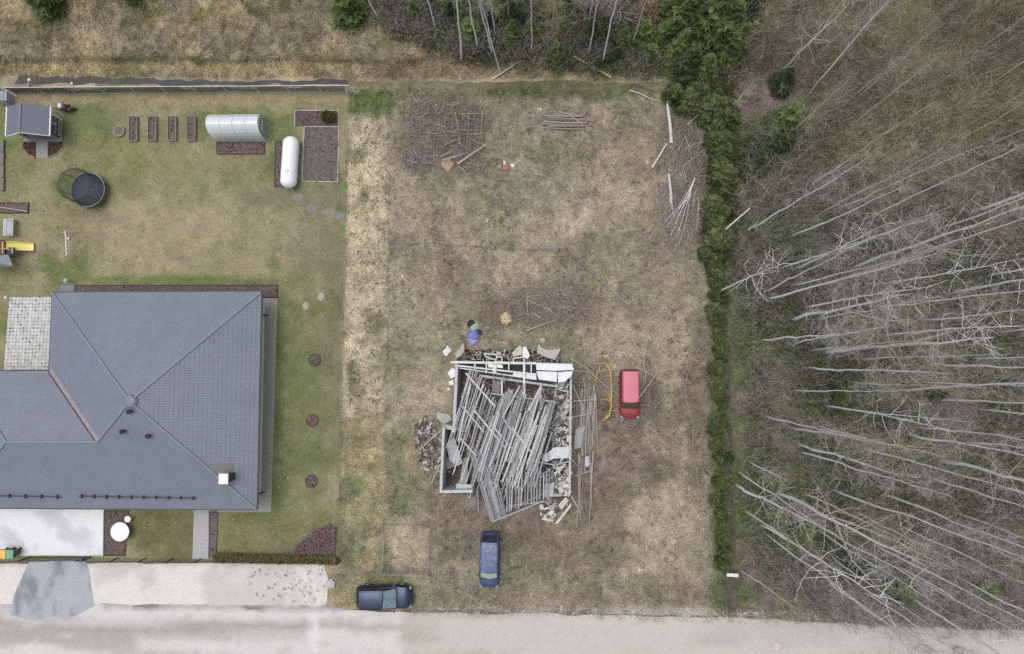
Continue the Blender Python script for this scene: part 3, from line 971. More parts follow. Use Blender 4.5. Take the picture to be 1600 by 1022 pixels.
sl = thing('slide', 'yellow plastic slide running from the play tower onto the lawn', 'slide', Vector((s1.x, s1.y, 0)))
mb = MB()
sec = []
NSL = 10
for i in range(NSL + 1):
    t = i / NSL
    c = s0.lerp(s1, t)
    c.z = 1.25 * (1 - t) ** 1.25 + .22 * t
    sec.append([c + Vector((0, y, zz)) for y, zz in ((-.36, .12), (-.31, .14), (-.27, .0), (.27, .0), (.31, .14), (.36, .12), (.36, -.06), (-.36, -.06))])
vs = [v for s in sec for v in s]
fs = [(i * 8 + k, i * 8 + (k + 1) % 8, (i + 1) * 8 + (k + 1) % 8, (i + 1) * 8 + k) for i in range(NSL) for k in range(8)]
fs += [tuple(range(8))[::-1], tuple(range(NSL * 8, NSL * 8 + 8))]
mb.add(vs, fs).build('chute', M('yellow plastic', A(240, 224, 120), rough=.35, var=.05), sl)
for t in (.35, .97):
    c = sec[int(t * NSL)][0]
    MB().beam((c.x, c.y + .1, c.z - .06), (c.x, c.y + .1, 0.02), .06, .06).build('support', M('yellow support', A(206, 190, 120)), sl)
    MB().beam((c.x, c.y + .62, c.z - .06), (c.x, c.y + .62, 0.02), .06, .06).build('support', MATS['yellow support'], sl)

# picnic bench with pale slats
z = .6
c = at(13, 355, z)
bn = thing('garden_bench', 'pale weathered slatted bench standing above the yellow slide', 'bench', (c.x, c.y, 0))
for k, x in enumerate((-.38, -.2, .02, .2, .38)):
    MB().box((c.x + x, c.y, z + (.0 if k < 2 else .03)), (.16, 1.5, .04)).build('slat', M('bleached wood', A(190, 190, 192), rough=.8, var=.12, scale=8), bn)
for sy in (-.6, .6):
    MB().box((c.x, c.y + sy, z - .05), (.9, .07, .06)).build('cross_bar', wood_m, bn)
    for sx in (-.35, .35):
        MB().box((c.x + sx, c.y + sy, (z - .08) / 2), (.07, .07, z - .08)).build('leg', wood_m, bn)
    MB().box((c.x + .1, c.y + sy, z + .2), (.5, .06, .05)).build('armrest', MATS['bleached wood'], bn)
# brown bed with pale pole at the left edge, plank border
bed('corner_bed', 'brown soil bed at the left edge above the bench', [(-60, 317.5), (46, 317.5), (45, 333), (-60, 333)], MATS['reddish soil'], edge_m, .12, chips=120)
pa, pb = at(-10, 322, .12), at(43, 330.5, .12)
tag(MB().tube([pa, pb], .045, 8).build('pipe', M('pinkish pipe', A(190, 172, 170), rough=.5), None, origin=Vector((pb.x, pb.y, .1))), 'pale pipe lying on the brown bed at the left edge', 'pipe')
bd = thing('plank_border', 'grey plank border along the left edge of the lawn', 'border', at(5, 258, 0))
for k in range(4):
    y0_, y1_ = 219 + k * 20, 238 + k * 20
    MB().beam(at(5, y0_, .12), at(4, y1_, .12), .28, .24).build('plank', M('grey plank', A(122, 120, 118), rough=.9, var=.25), bd)

# shed with terrace bed
sx0, sx1 = at(45, 200, 0).x, at(96, 200, 0).x
sy0, sy1 = at(70, 217, 0).y, at(70, 188, 0).y
sc = ((sx0 + sx1) / 2, (sy0 + sy1) / 2)
shed = thing('shed', 'small garden shed with grey gabled roof in the upper left corner', 'shed', (sc[0], sc[1], 0))
wall_m = M('grey shed boards', A(130, 140, 146), rough=.8, var=.15, scale=5)
ez, rz_ = 2.15, 2.95
NBd = 9
for y, s in ((sy0, -1), (sy1, 1)):           # gable walls of upright boards
    for k in range(NBd):
        xa = sx0 + (sx1 - sx0) * k / NBd; xb = sx0 + (sx1 - sx0) * (k + 1) / NBd
        ha = ez + (rz_ - ez) * (1 - abs((xa - sc[0]) / (sx1 - sc[0]))); hb = ez + (rz_ - ez) * (1 - abs((xb - sc[0]) / (sx1 - sc[0])))
        dy = (.0 if k % 2 else .015) * s
        mb = MB()
        mb.add([(xa, y + dy, 0), (xb, y + dy, 0), (xb, y + dy, hb), (xa, y + dy, ha), (xa, y + dy - s * .05, 0), (xb, y + dy - s * .05, 0), (xb, y + dy - s * .05, hb), (xa, y + dy - s * .05, ha)],
               [(0, 1, 2, 3), (7, 6, 5, 4), (3, 2, 6, 7), (0, 4, 5, 1), (1, 5, 6, 2), (0, 3, 7, 4)])
        mb.build('board', wall_m, shed)
MB().box((sx0 + .03, sc[1], ez / 2), (.06, sy1 - sy0 - .12, ez)).build('side_wall', wall_m, shed)
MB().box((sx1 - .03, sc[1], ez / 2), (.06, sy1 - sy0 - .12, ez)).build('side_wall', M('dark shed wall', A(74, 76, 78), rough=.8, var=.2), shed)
for k in range(4):
    MB().box((sx1 + .05, sc[1] - .5 + k * .33, .3 + k * .42), (.12, .07 + .0 * k, .03)).build('shelf_bracket', pale_m, shed)
for k in range(3):
    MB().beam((sx1 + .13, sy0 + .1, .5 + .5 * k), (sx1 + .13, sy1 - .1, .5 + .5 * k), .2, .03).build('shelf', M('shelf board', A(166, 156, 140)), shed)
MB().box((sx1 + .03, sc[1], .06), (.1, sy1 - sy0 + .1, .12)).build('plinth', pale_m, shed)
door = MB().box((sc[0], sy0 - .04, 1.0), (.8, .05, 1.95)).build('door', M('shed door', A(112, 122, 130), rough=.7), shed)
MB().box((sc[0] + .3, sy0 - .09, 1.0), (.04, .05, .16)).build('handle', dark_m, door)
for s in (-1, 1):
    wd = MB().box((sc[0] + s * .85, sy0 - .035, 1.35), (.55, .04, .6)).build('window', white_m, shed)
    MB().box((sc[0] + s * .85, sy0 - .06, 1.35), (.45, .02, .5)).build('pane', glass_m, wd)
ov = .42
shr = M('grey shed roof', A(118, 122, 132), rough=.5, var=.06)
for s in (-1, 1):
    xe = sc[0] + s * ((sx1 - sx0) / 2 + ov)
    ze = ez - .12
    n = 22
    y0_, y1_ = sy0 - ov, sy1 + ov
    mb = MB()
    vs, fs = [], []
    for i in range(n * 2 + 1):
        y = y0_ + (y1_ - y0_) * i / (2 * n)
        o_ = .025 if i % 2 else 0
        vs += [(sc[0], y, rz_ + .06 + o_), (xe, y, ze + .06 + o_)]
    for i in range(n * 2):
        fs.append((2 * i, 2 * i + 1, 2 * i + 3, 2 * i + 2) if s > 0 else (2 * i, 2 * i + 2, 2 * i + 3, 2 * i + 1))
    mb.add(vs, fs).build('roof_slope', shr, shed)
    MB().beam((xe + s * .03, y0_, ze + .03), (xe + s * .03, y1_, ze + .03), .09, .12).build('eaves_board', white_m, shed)
MB().tube([(sc[0], sy0 - ov, rz_ + .09), (sc[0], sy1 + ov, rz_ + .09)], .07, 8).build('ridge_cap', M('shed ridge', A(134, 140, 148)), shed)
for s in (-1, 1):
    MB().beam((sc[0], sy0 - ov - .02, rz_), (sc[0] + s * ((sx1 - sx0) / 2 + ov), sy0 - ov - .02, ez - .14), .04, .12).build('barge_board', white_m, shed)
bx = at(86, 195, 1.1)
tag(MB().lathe((sx1 + .15, sc[1] + .1, 1.02), [(.1, 0), (.16, .05), (.17, .26), (.15, .28)], 14).build('bucket', M('mint bucket', A(140, 214, 176), rough=.4), None, origin=Vector((sx1 + .15, sc[1] + .1, 1.02))), 'mint green bucket on the shelf at the side of the shed', 'bucket')
flat('shed_path', [(57, 220), (75, 220), (75, 247), (57, 247)], .05, M('path slabs', A(156, 152, 150), rough=.9, var=.1), .04)
flat('shed_apron', [(36, 216.5), (98, 216.5), (97, 222), (38, 222)], .04, M('apron slab', A(150, 146, 142), rough=.9, var=.1), .03)
for x0_, x1_, nm in ((36, 56, 'curved mulch bed left of the shed path'), (76, 98, 'curved mulch bed right of the shed path')):
    far_x = x0_ if x0_ < 50 else x1_
    near = x1_ if x0_ < 50 else x0_
    bed('shed_bed', nm, [(near, 222), (far_x, 222), (far_x, 232), ((far_x * .6 + near * .4), 241), (near, 247)], M('red bark mulch', A(96, 66, 62), rough=1, var=.4, scale=9, bump=1, tint=tuple(A(124, 108, 100)), tint_amt=.6), M('stone edging', A(150, 138, 128), rough=.9, var=.2), .09, .1, chips=110, sides=(2, 3))
# clutter beside the shed
p = at(97, 167, .5); p.z = 0
bar = thing('barrel', 'white topped grey barrel beside the shed', 'barrel', p)
MB().lathe(p, [(.24, 0), (.3, .1), (.32, .4), (.3, .7), (.24, .8)], 18).build('body', M('grey barrel', A(120, 116, 124), rough=.7), bar, smooth=True)
MB().lathe(p, [(.2, .79), (.16, .9), (.05, .95)], 14, .8, 1.3).build('lid', white_m, bar, smooth=True)
p = at(108, 170, .3); p.z = 0
wb = thing('wheelbarrow', 'dark red wheelbarrow parked beside the grey barrel', 'wheelbarrow', p)
tr2 = MB().add([p + Vector(v) for v in ((-.35, -.25, .62), (.3, -.28, .62), (.3, .28, .62), (-.35, .25, .62), (-.2, -.15, .3), (.15, -.18, .3), (.15, .18, .3), (-.2, .15, .3))], [(4, 5, 6, 7), (0, 4, 7, 3), (0, 1, 5, 4), (1, 2, 6, 5), (2, 3, 7, 6)])
tr2.build('tray', M('red tray', A(112, 48, 44), rough=.5, var=.15), wb)
MB().tube([p + Vector((.42, -.04, .2)), p + Vector((.42, .04, .2))], .19, 16).build('wheel', M('black rubber', A(36, 36, 38), rough=.8), wb)
for s in (-1, 1):
    MB().tube([p + Vector((.45, s * .08, .2)), p + Vector((-.3, s * .25, .4)), p + Vector((-.75, s * .28, .6))], .018, 6).build('handle', M('black tube', A(40, 40, 42)), wb)
for k, (xa, ya, xb, yb, nm) in enumerate(((76, 163, 92, 168, 'weathered board leaning behind the shed'), (78, 176, 95, 186, 'pale board leaning on the right side of the shed'), (90, 174, 100, 181, 'short pale board lying near the wheelbarrow'))):
    a, b = at(xa, ya, .5), at(xb, yb, .04)
    tag(MB().beam(a, b, .12, .04).build('board', M('pale old board', A(184, 172, 152), rough=.9, var=.2), None, origin=b), nm, 'board')

# fences of the left garden ---------------------------------------------------------------
mesh_green = M('green coated wire', A(30, 62, 58), rough=.5, var=.08)
galv = M('pale galvanised rail', A(206, 214, 220), rough=.5, var=.08)
def panel_fence(label, pts_px, z_top, wire_m, rail_m, plinth_m, n, dens=.05, wire_t=.010, post_m=None):
    a, b = at(pts_px[0][0], pts_px[0][1], 0), at(pts_px[1][0], pts_px[1][1], 0)
    root = thing('panel_fence', label, 'fence', (a + b) / 2)
    src = None
    L = (b - a).length / n
    for i in range(n + 1):
        p = a.lerp(b, i / n)
        MB().box(p + Vector((0, 0, z_top / 2 + .03)), (.075, .075, z_top + .06)).build('post', post_m or rail_m, root)
    d = (b - a).normalized()
    for i in range(n):
        p0, p1 = a.lerp(b, i / n) + d * .05, a.lerp(b, (i + 1) / n) - d * .05
        mb = MB()
        nw = int(L / dens)
        for k in range(nw + 1):
            q = p0.lerp(p1, k / nw)
            mb.tube([q + Vector((0, 0, .12)), q + Vector((0, 0, z_top))], wire_t, 3, cap=False)
        for h in (.2, .6, 1.0, z_top - .12):
            if h < z_top:
                mb.tube([p0 + Vector((0, 0, h)), p1 + Vector((0, 0, h))], wire_t * 1.2, 3, cap=False)
        w = mb.build('mesh_panel', wire_m, root)
        if rail_m:
            MB().beam(p0 + Vector((0, 0, z_top + .012)), p1 + Vector((0, 0, z_top + .012)), .05, .04).build('top_rail', rail_m, w)
        if plinth_m:
            MB().beam(p0 + Vector((0, 0, .06)), p1 + Vector((0, 0, .06)), .05, .11).build('plinth_board', plinth_m, w)
    return root
panel_fence('long green mesh panel fence with pale rails along the top of the garden', ((27, 147.5), (552, 144.5)), 1.53, mesh_green, galv, M('concrete plinth', A(178, 178, 170), rough=.9), 11)
panel_fence('short green mesh fence return in the upper left corner', ((19, 166), (19, 148)), 1.53, mesh_green, galv, None, 1)
# pale blue cabinet and dark bar of the neighbouring plot, cut by the frame
c = at(6, 152, .6)
cb = thing('cabinet', 'pale blue outdoor box behind the corner fence at the upper left', 'cabinet', (c.x, c.y, 0))
MB().box((c.x - .2, c.y, .45), (1.3, .8, .9)).build('body', M('pale blue sheet', A(178, 190, 204), rough=.5), cb)
MB().box((c.x - .2, c.y, .93), (1.4, .9, .05)).build('lid', M('pale blue lid', A(196, 204, 216), rough=.5), cb)
for x0_, y0_, x1_, y1_, r_, nm in ((45, 134, 45, 125, .10, 'upright white vent pipe behind the garden fence, nearer the corner'), (107, 146, 111.5, 131, .085, 'leaning white vent pipe behind the garden fence above the shed')):
    a = at(x0_, y0_, .02); b = at(x1_, y1_, 1.2 if x0_ < 60 else 1.8)
    o = thing('vent_pipe', nm, 'pipe', a)
    MB().tube([a, b], r_ * .8, 10).build('pipe', white_m, o)
    MB().tube([b, b + (b - a).normalized() * .14], r_ * 1.15, 10).build('cap', white_m, o)
# front fence and gate along the road
panel_fence('green mesh front fence between the gate and the boundary', ((142, 871), (532, 876)), 1.25, mesh_green, None, None, 9, .1, .006, M('green post', A(24, 62, 58), rough=.5))
gate = thing('gate', 'low green metal gate across the pale driveway', 'gate', at(84, 872, 0))
ga, gb = at(48, 870, 0), at(134, 870, 0)
for h in (.15, 1.2):
    MB().beam(ga + Vector((0, 0, h)), gb + Vector((0, 0, h)), .05, .06).build('rail', MATS['green post'], gate)
for k in range(33):
    q = ga.lerp(gb, k / 32)
    MB().box(q + Vector((0, 0, .68)), (.02 if k % 8 else .06, .02, 1.0)).build('bar', MATS['green post'], gate)
for q in (ga, gb):
    MB().box(q + Vector((-.05 if q is ga else .05, 0, .72)), (.1, .1, 1.44)).build('post', MATS['green post'], gate)
p = at(141, 869, 0)
mbx = thing('letter_box', 'dark letter box on a post beside the gate', 'letter box', p)
MB().box(p + Vector((0, 0, .55)), (.06, .06, 1.1)).build('post', MATS['green post'], mbx)
MB().box(p + Vector((0, 0, 1.2)), (.36, .24, .3)).build('body', M('dark box', A(48, 58, 60), rough=.5), mbx, bevel=.02)
# waste bins at the left edge
for x, y, body, lidc, nm in ((3, 866, A(60, 70, 52), A(244, 190, 92), 'orange lidded wheeled bin at the left edge by the fence'), (15, 866, A(64, 82, 58), A(104, 172, 138), 'green lidded wheeled bin by the front fence')):
    p = at(x, y, 1.05); p.z = .035
    bi = thing('wheeled_bin', nm, 'bin', p, 'wheeled bins by the front fence')
    bm_ = M('bin body ' + str(x), body, rough=.5)
    MB().add([p + Vector(v) for v in ((-.22, -.24, .05), (.22, -.24, .05), (.22, .24, .05), (-.22, .24, .05), (-.29, -.33, .98), (.29, -.33, .98), (.29, .33, .98), (-.29, .33, .98))], [(3, 2, 1, 0), (4, 5, 6, 7), (0, 1, 5, 4), (1, 2, 6, 5), (2, 3, 7, 6), (3, 0, 4, 7)]).build('body', bm_, bi)
    MB().prism([p + Vector(v) for v in ((-.31, -.35, 1.05), (.31, -.35, 1.05), (.31, .35, 1.05), (-.31, .35, 1.05))], .06).build('lid', M('bin lid ' + str(x), lidc, rough=.45), bi)
    MB().tube([p + Vector((-.28, .38, .98)), p + Vector((.28, .38, .98))], .02, 6).build('handle', dark_m, bi)
    for s in (-1, 1):
        MB().tube([p + Vector((s * .24, .26, .1)), p + Vector((s * .29, .26, .1))], .1, 12).build('wheel', M('black rubber', A(36, 36, 38)), bi)
# boulder at the boundary, manhole, marker board
def boulder(name, label, px, py, r, mat, cat='boulder', seed=1, flat_=.6):
    p = at(px, py, 0)
    bm = bmesh.new()
    bmesh.ops.create_icosphere(bm, subdivisions=2, radius=r)
    rs = np.random.RandomState(seed)
    for v in bm.verts:
        v.co *= 1 + rs.uniform(-.14, .14)
        v.co.z = v.co.z * flat_ + r * flat_ * .5
    me = bpy.data.meshes.new(name); bm.to_mesh(me); bm.free()
    me.materials.append(mat)
    o = bpy.data.objects.new(name, me); COL.objects.link(o); o.location = p
    return tag(o, label, cat)
boulder('boulder', 'large pale boulder at the end of the white gravel verge', 517.5, 911, .42, M('pale granite', A(196, 192, 190), rough=.9, var=.12, scale=6))
p = at(1213, 1010, 0)
mh = thing('manhole_cover', 'round pale manhole cover in the gravel road', 'manhole', p + Vector((0, 0, .02)))
MB().lathe(p, [(.42, .0), (.42, .045), (.34, .046)], 28).build('frame', M('manhole frame', A(188, 180, 166), rough=.8), mh)
MB().lathe(p, [(.33, .0), (.33, .05), (.05, .052)], 28).build('lid', M('manhole lid', A(208, 200, 184), rough=.8, var=.15, scale=12), mh)
p = at(1145, 899, .9)
sg = thing('sign_board', 'small white board on posts at the lower corner of the wood', 'sign', (p.x, p.y, 0))
MB().box((p.x, p.y, .85), (.95, .3, .04), rot=Euler((R(14), 0, R(-3))).to_matrix()).build('board', white_m, sg)
for s in (-.35, .35):
    MB().box((p.x + s, p.y, .4), (.06, .06, .8)).build('post', wood_m, sg)

# tiny pale stones scattered in the lawn
tiny = None
for k, (x, y) in enumerate(((443, 391), (437, 403), (444, 405), (444, 421), (446, 428), (447, 438), (457, 420))):
    p = at(x, y, 0)
    o = MB().lathe(p, [(.06, 0), (.09, .04), (.05, .08)], 8, 1, 1.2).build('stone', MATS['pale fieldstone'], None, origin=p) if tiny is None else tiny.copy()
    if tiny is None: tiny = o
    else: COL.objects.link(o)
    o.location = p; o.rotation_euler[2] = k
    tag(o, 'tiny pale stone of the cluster in the lawn above the house corner', 'stone', 'tiny pale stones in the lawn')
for x, y, nm in ((189, 166, 'tiny white stone in the lawn above the round planter'), (140, 208, 'tiny white stone in the lawn left of the round planter'), (473, 382, 'tiny pale stone in the lawn below the worn slabs'), (365, 812, 'tiny white stone in the front lawn right of the path'), (450, 747, 'tiny pale stone in the lawn beside the lowest mulch ring'), (436, 762, 'tiny pale stone in the lawn near the lower house corner')):
    o = tiny.copy(); COL.objects.link(o); o.location = at(x, y, 0)
    if 'group' in o: del o['group']
    tag(o, nm, 'stone')
# ------------------------------------------------------------------ the collapsed house
rnd = random.Random(11)
WT = 2.6
rc_ = at(800, 680, 0)
ruin = thing('ruined_house', 'collapsed house with white walls and fallen grey lath roof', 'ruin', rc_)
plas = M('weathered white plaster', A(200, 202, 201), rough=.9, var=.12, scale=3, bump=.3, tint=tuple(A(140, 138, 132)), tint_amt=.85)
plas_g = M('grey inner plaster', A(160, 168, 172), rough=.9, var=.2, scale=3, tint=tuple(A(122, 122, 118)), tint_amt=.6)
white_b = M('flaking white board', A(226, 227, 228), rough=.7, var=.1, scale=5, tint=tuple(A(148, 147, 143)), tint_amt=.85)
floor_m = M('dark rubble floor', A(106, 96, 88), rough=1, var=.5, scale=4, bump=1, tint=tuple(A(140, 132, 122)), tint_amt=.7)
lath_ms = [M('grey lath %d' % k, A(*c), rough=.9, var=.3, scale=5, tint=tuple(A(104, 102, 98)), tint_amt=.55) for k, c in enumerate(((190, 190, 190), (166, 166, 168), (142, 142, 144), (208, 207, 204), (122, 120, 118)))]
def wall(name, a, b, h, t, mat, z0=0.0, jag=0):
    """a run of wall in short lengths, its broken top uneven"""
    A_, B_ = Vector((a.x, a.y, 0)), Vector((b.x, b.y, 0))
    n = max(1, int((B_ - A_).length / .8)) if jag else 1
    for k in range(n):
        p, q = A_.lerp(B_, k / n), A_.lerp(B_, (k + 1) / n)
        hh = h - (rnd.random() * jag if jag else 0)
        MB().beam(p + Vector((0, 0, z0 + hh / 2)), q + Vector((0, 0, z0 + hh / 2)), t, hh).build(name, mat, ruin)
wall('wall', at(713.5, 567, WT), at(709, 676, WT), WT, .23, plas, jag=.12)
wall('wall', at(713, 566, WT), at(838, 568, WT), WT - .25, .22, plas)
wall('wall', at(838, 568.5, WT), at(895, 570, WT), WT - .2, .22, plas)
wall('wall', at(892.5, 583, WT), at(890.5, 774, WT), WT - .3, .16, plas, jag=.2)
wall('wall', at(693, 668, WT), at(688.5, 770, WT), WT, .2, plas, jag=.1)
wall('wall', at(688, 769, WT), at(738, 768, WT), WT - .1, .22, plas, jag=.1)
wall('wall', at(692, 668, WT), at(720, 672, WT), WT - .4, .3, plas, jag=.4)
wall('inner_wall', at(868, 596, WT), at(864, 772, WT), .8, .2, plas_g, jag=.3)
wall('inner_wall', at(850, 775, 1), at(890, 774, 1), .9, .2, plas, jag=.3)
MB().prism([at(712, 566, .1), at(892, 570, .1), at(890, 776, .1), at(800, 800, .1), at(735, 775, .1), at(690, 770, .1), at(694, 668, .1), at(709, 668, .1)], .08).build('floor', floor_m, ruin)
# ladder-like remains of the upper wall: plates, studs and panels
WP = [((704, 566), (838, 567.5), .16), ((716, 571.5), (838, 585), .13), ((718, 575), (838, 593), .09), ((751, 587), (872, 604), .16), ((768, 615), (868, 628), .1)]
for k, (p, q, w) in enumerate(WP):
    MB().beam(at(*p, WT + .1 + .06 * (k % 2)), at(*q, WT + .15 + .06 * (k % 2)), w, .12).build('wall_plate', white_b if k < 3 else lath_ms[0], ruin)
for x, y0, y1, w in ((795, 567, 578, .09), (819, 566, 622, .17), (830, 570, 582, .1), (760, 569, 583, .1), (784, 594, 618, .12), (773, 570, 582, .3), (742, 569, 577, .12), (845, 602, 640, .1)):
    MB().beam(at(x, y0, WT + .32), at(x, y1, WT + .28), w, .07).build('stud', white_b, ruin)
for poly, z in (([(838, 567.5), (893.5, 569), (897, 578), (866, 579.5), (838, 578)], 2.95), ([(838, 580), (870, 581), (870, 597), (842, 593)], 2.85), ([(871, 581.3), (895, 580), (893.5, 587), (883, 596), (872, 598)], 2.82), ([(803, 581), (838, 586), (838, 592), (800, 588)], 2.7), ([(762, 568.5), (785, 570), (786, 575), (763, 574)], 2.75)):
    MB().prism([at(x, y, z) + Vector((0, 0, rnd.uniform(-.04, .04))) for x, y in poly], .05).build('panel', M('white boarding', A(234, 235, 238), rough=.6, var=.08, scale=3, tint=tuple(A(186, 186, 184)), tint_amt=.6), ruin)
# slabs fallen into the annex and between the walls
for poly, z, m in (([(696, 693), (710, 684), (723, 724), (714, 728), (703, 720)], 1.3, A(196, 202, 202)), ([(696, 714), (708, 716), (714, 728), (698, 734)], .6, A(164, 168, 166)), ([(724, 716), (732, 714), (729, 757), (738, 764), (715, 757), (719, 748)], .7, A(186, 188, 182)), ([(712, 756), (738, 757), (737, 763), (713, 764)], 2.0, A(190, 196, 196)),
                   ([(866, 699), (893, 698), (893, 716), (866, 716), (852, 722), (846, 716)], 1.9, A(218, 222, 222)), ([(868, 640), (878, 636), (880, 650), (868, 654)], 1.2, A(196, 198, 196)), ([(852, 756), (866, 754), (864, 776), (850, 774)], 1.4, A(206, 208, 206)), ([(868, 756), (890, 748), (892, 774), (870, 774)], 1.1, A(214, 214, 210)),
                   ([(770, 594), (783, 596), (780, 616), (768, 612)], .9, A(158, 158, 156)), ([(684, 644), (702, 648), (706, 656), (694, 662), (681, 652)], 1.0, A(178, 180, 172)), ([(735, 632), (760, 640), (755, 668), (738, 660)], .5, A(120, 116, 110))):
    MB().prism([at(x, y, z) + Vector((0, 0, rnd.uniform(-.12, .12))) for x, y in poly], .1).build('fallen_slab', M('slab %d' % (m[0] * 1e4), m, rough=.9, var=.14, scale=4, tint=tuple(A(128, 124, 114)), tint_amt=.6), ruin)
# roof battens: every one its own piece
def zroof(y):
    return 3.05 - 1.75 * max(0, (y - 585) / 225.0) ** 1.2
def lath(x0, y0, x1, y1, w, dz=0.0, m=None, h=.05):
    a, b = at(x0, y0, zroof(y0) + dz), at(x1, y1, zroof(y1) + dz)
    MB().beam(a, b, w, h).build('lath', m or rnd.choice(lath_ms[:4]), ruin)
def interp(x, pts):
    return float(np.interp(x, [p[0] for p in pts], [p[1] for p in pts]))
TOP = [(735, 575), (745, 578), (752, 592), (760, 604), (770, 618), (778, 632), (786, 610), (800, 606), (806, 622), (818, 604), (830, 625), (846, 603), (852, 632), (868, 626)]
x = 735.0
while x < 869:
    y0 = interp(x, TOP) + rnd.uniform(-4, 10)
    dense = x > 838
    sl = -.30 + rnd.uniform(-.035, .035)
    ln = rnd.uniform(85, 150) if x < 765 else rnd.uniform(110, 165)
    if dense: ln = rnd.uniform(85, 150)
    y1 = min(y0 + ln, 792 - max(0, (x - 800)) * .35)
    if x < 748: y1 = min(y1, 700)
    lath(x, y0, x + sl * (y1 - y0), y1, rnd.uniform(.04, .075), rnd.uniform(0, .25) + (.1 if dense else 0))
    x += rnd.uniform(.7, 1.3) if dense else rnd.uniform(1.2, 2.2)
for k in range(40):                          # second layer slid further down
    x0 = rnd.uniform(770, 862); y0 = rnd.uniform(640, 690)
    y1 = y0 + rnd.uniform(50, 95)
    lath(x0, y0, x0 - (.33 + rnd.uniform(-.06, .06)) * (y1 - y0), y1, rnd.uniform(.06, .13), rnd.uniform(.2, .42), rnd.choice(lath_ms[:4]))
for k in range(24):                          # darker fan at the lower left
    t = k / 23
    x0, y0 = 733 + 34 * t + rnd.uniform(-1, 1), 698 + 10 * t + rnd.uniform(-6, 6)
    x1, y1 = 768 + 24 * t, 815 - 8 * t + rnd.uniform(-3, 3)
    lath(x0, y0, x1, y1, rnd.uniform(.07, .11), rnd.uniform(-.12, .05), rnd.choice(lath_ms[1:3] + lath_ms[4:]))
for k in range(15):                          # row of short slats at the lower edge
    x0 = 792 + k * 4.8
    lath(x0, 735 + rnd.uniform(-4, 4), x0 + rnd.uniform(-3, 1), 806 - (x0 - 780) * .38 + rnd.uniform(-2, 2), .1, .12, lath_ms[rnd.choice((1, 2, 0))])
lath(770, 815, 850, 782, .12, .18, lath_ms[1]); lath(776, 803, 850, 771, .08, .05, lath_ms[2]); lath(788, 758, 858, 742, .08, .0, lath_ms[2])
for (x0, y0, x1, y1) in ((728, 583, 774, 636), (722, 634, 756, 675), (788, 656, 805, 681), (718, 683, 744, 712), (740, 640, 790, 700), (813, 602, 785, 652), (846, 601, 826, 642), (756, 600, 730, 668), (800, 668, 830, 706), (735, 600, 716, 690), (765, 660, 800, 700)):
    a, b = at(x0, y0, zroof(y0) + .28), at(x1, y1, zroof(y1) + .22)
    MB().beam(a, b, .13, .12).build('rafter', rnd.choice((lath_ms[0], lath_ms[3])), ruin)
for (x0, y0, x1, y1, z0, z1) in ((834, 720, 868, 727, 2.1, 2.2), (868, 727, 892, 720, 2.2, 2.3), (850, 784, 795, 790, .8, .5), (893, 775, 905, 798, 1.2, .1), (905, 730, 895, 720, .8, 2.3), (746, 760, 748, 800, 1.0, .1), (868, 668, 890, 673, 2.3, 2.4), (868, 608, 888, 612, 2.3, 2.4), (875, 640, 888, 618, 2.0, 2.2), (730, 700, 745, 716, 1.6, 1.4)):
    MB().beam(at(x0, y0, z0), at(x1, y1, z1), .1, .08).build('plank', rnd.choice(lath_ms[:2] + [M('ochre plank', A(176, 160, 136), rough=.9, var=.2)]), ruin)
# splinters and broken lath ends lying over the fallen roof
rs_ = np.random.RandomState(77)
sp = MB()
for k in range(260):
    x, y = rs_.uniform(722, 868), rs_.uniform(590, 790)
    if not pip(np.array([x]), np.array([y]), [(735, 580), (868, 612), (858, 770), (775, 810), (738, 700), (716, 684)])[0]:
        continue
    a = at(x, y, zroof(y) + rs_.uniform(.0, .4))
    th = rs_.normal() * .5 + (1.85 if rs_.rand() < .75 else .7)
    L_ = rs_.uniform(.2, .9)
    sp.beam(a, a + Vector((math.cos(th) * L_, math.sin(th) * L_, rs_.normal() * .08)), rs_.uniform(.02, .06), .02)
tag(sp.build('splinters', lath_ms[2], ruin), kind='stuff')
# crumbled masonry
def rubble(region, n, cols, zmax, smin, smax, seed, parent, name='rubble'):
    rs = np.random.RandomState(seed)
    mb = MB(); mb.col = (1, 1, 1)
    xs = [p[0] for p in region]; ys = [p[1] for p in region]
    k = 0
    while k < n:
        x, y = rs.uniform(min(xs), max(xs)), rs.uniform(min(ys), max(ys))
        if not pip(np.array([x]), np.array([y]), region)[0]:
            continue
        z = rs.rand() ** 1.5 * zmax
        p = at(x, y, z)
        s = rs.uniform(smin, smax)
        mb.col = cols[rs.randint(len(cols))] * rs.uniform(.75, 1.1)
        mb.box(p, (s, s * rs.uniform(.3, .8), s * rs.uniform(.15, .4)), rot=Euler((rs.normal() * .35, rs.normal() * .35, rs.rand() * 6)).to_matrix())
        k += 1
    return tag(mb.build(name, VC('crumbled masonry', var=.2, scale=8, bump=.3), parent), kind='stuff')
lt = [A(212, 212, 208), A(186, 184, 178), A(150, 146, 138), A(128, 118, 104), A(228, 228, 226), A(108, 100, 90)]
rubble([(868, 598), (891, 598), (890, 772), (866, 772)], 900, lt + [A(224, 224, 220), A(204, 202, 196)], 1.8, .08, .5, 1, ruin)
rubble([(800, 660), (866, 640), (864, 760), (790, 770)], 260, lt, 1.5, .08, .4, 31, ruin)
rubble([(714, 580), (868, 600), (864, 760), (770, 800), (740, 720)], 420, [A(124, 114, 104), A(96, 88, 80), A(156, 150, 142), A(190, 188, 184)], .9, .1, .5, 2, ruin)
rubble([(696, 676), (738, 690), (742, 760), (694, 764)], 110, [A(112, 100, 86), A(138, 130, 118), A(84, 78, 70)], .5, .12, .4, 3, ruin)
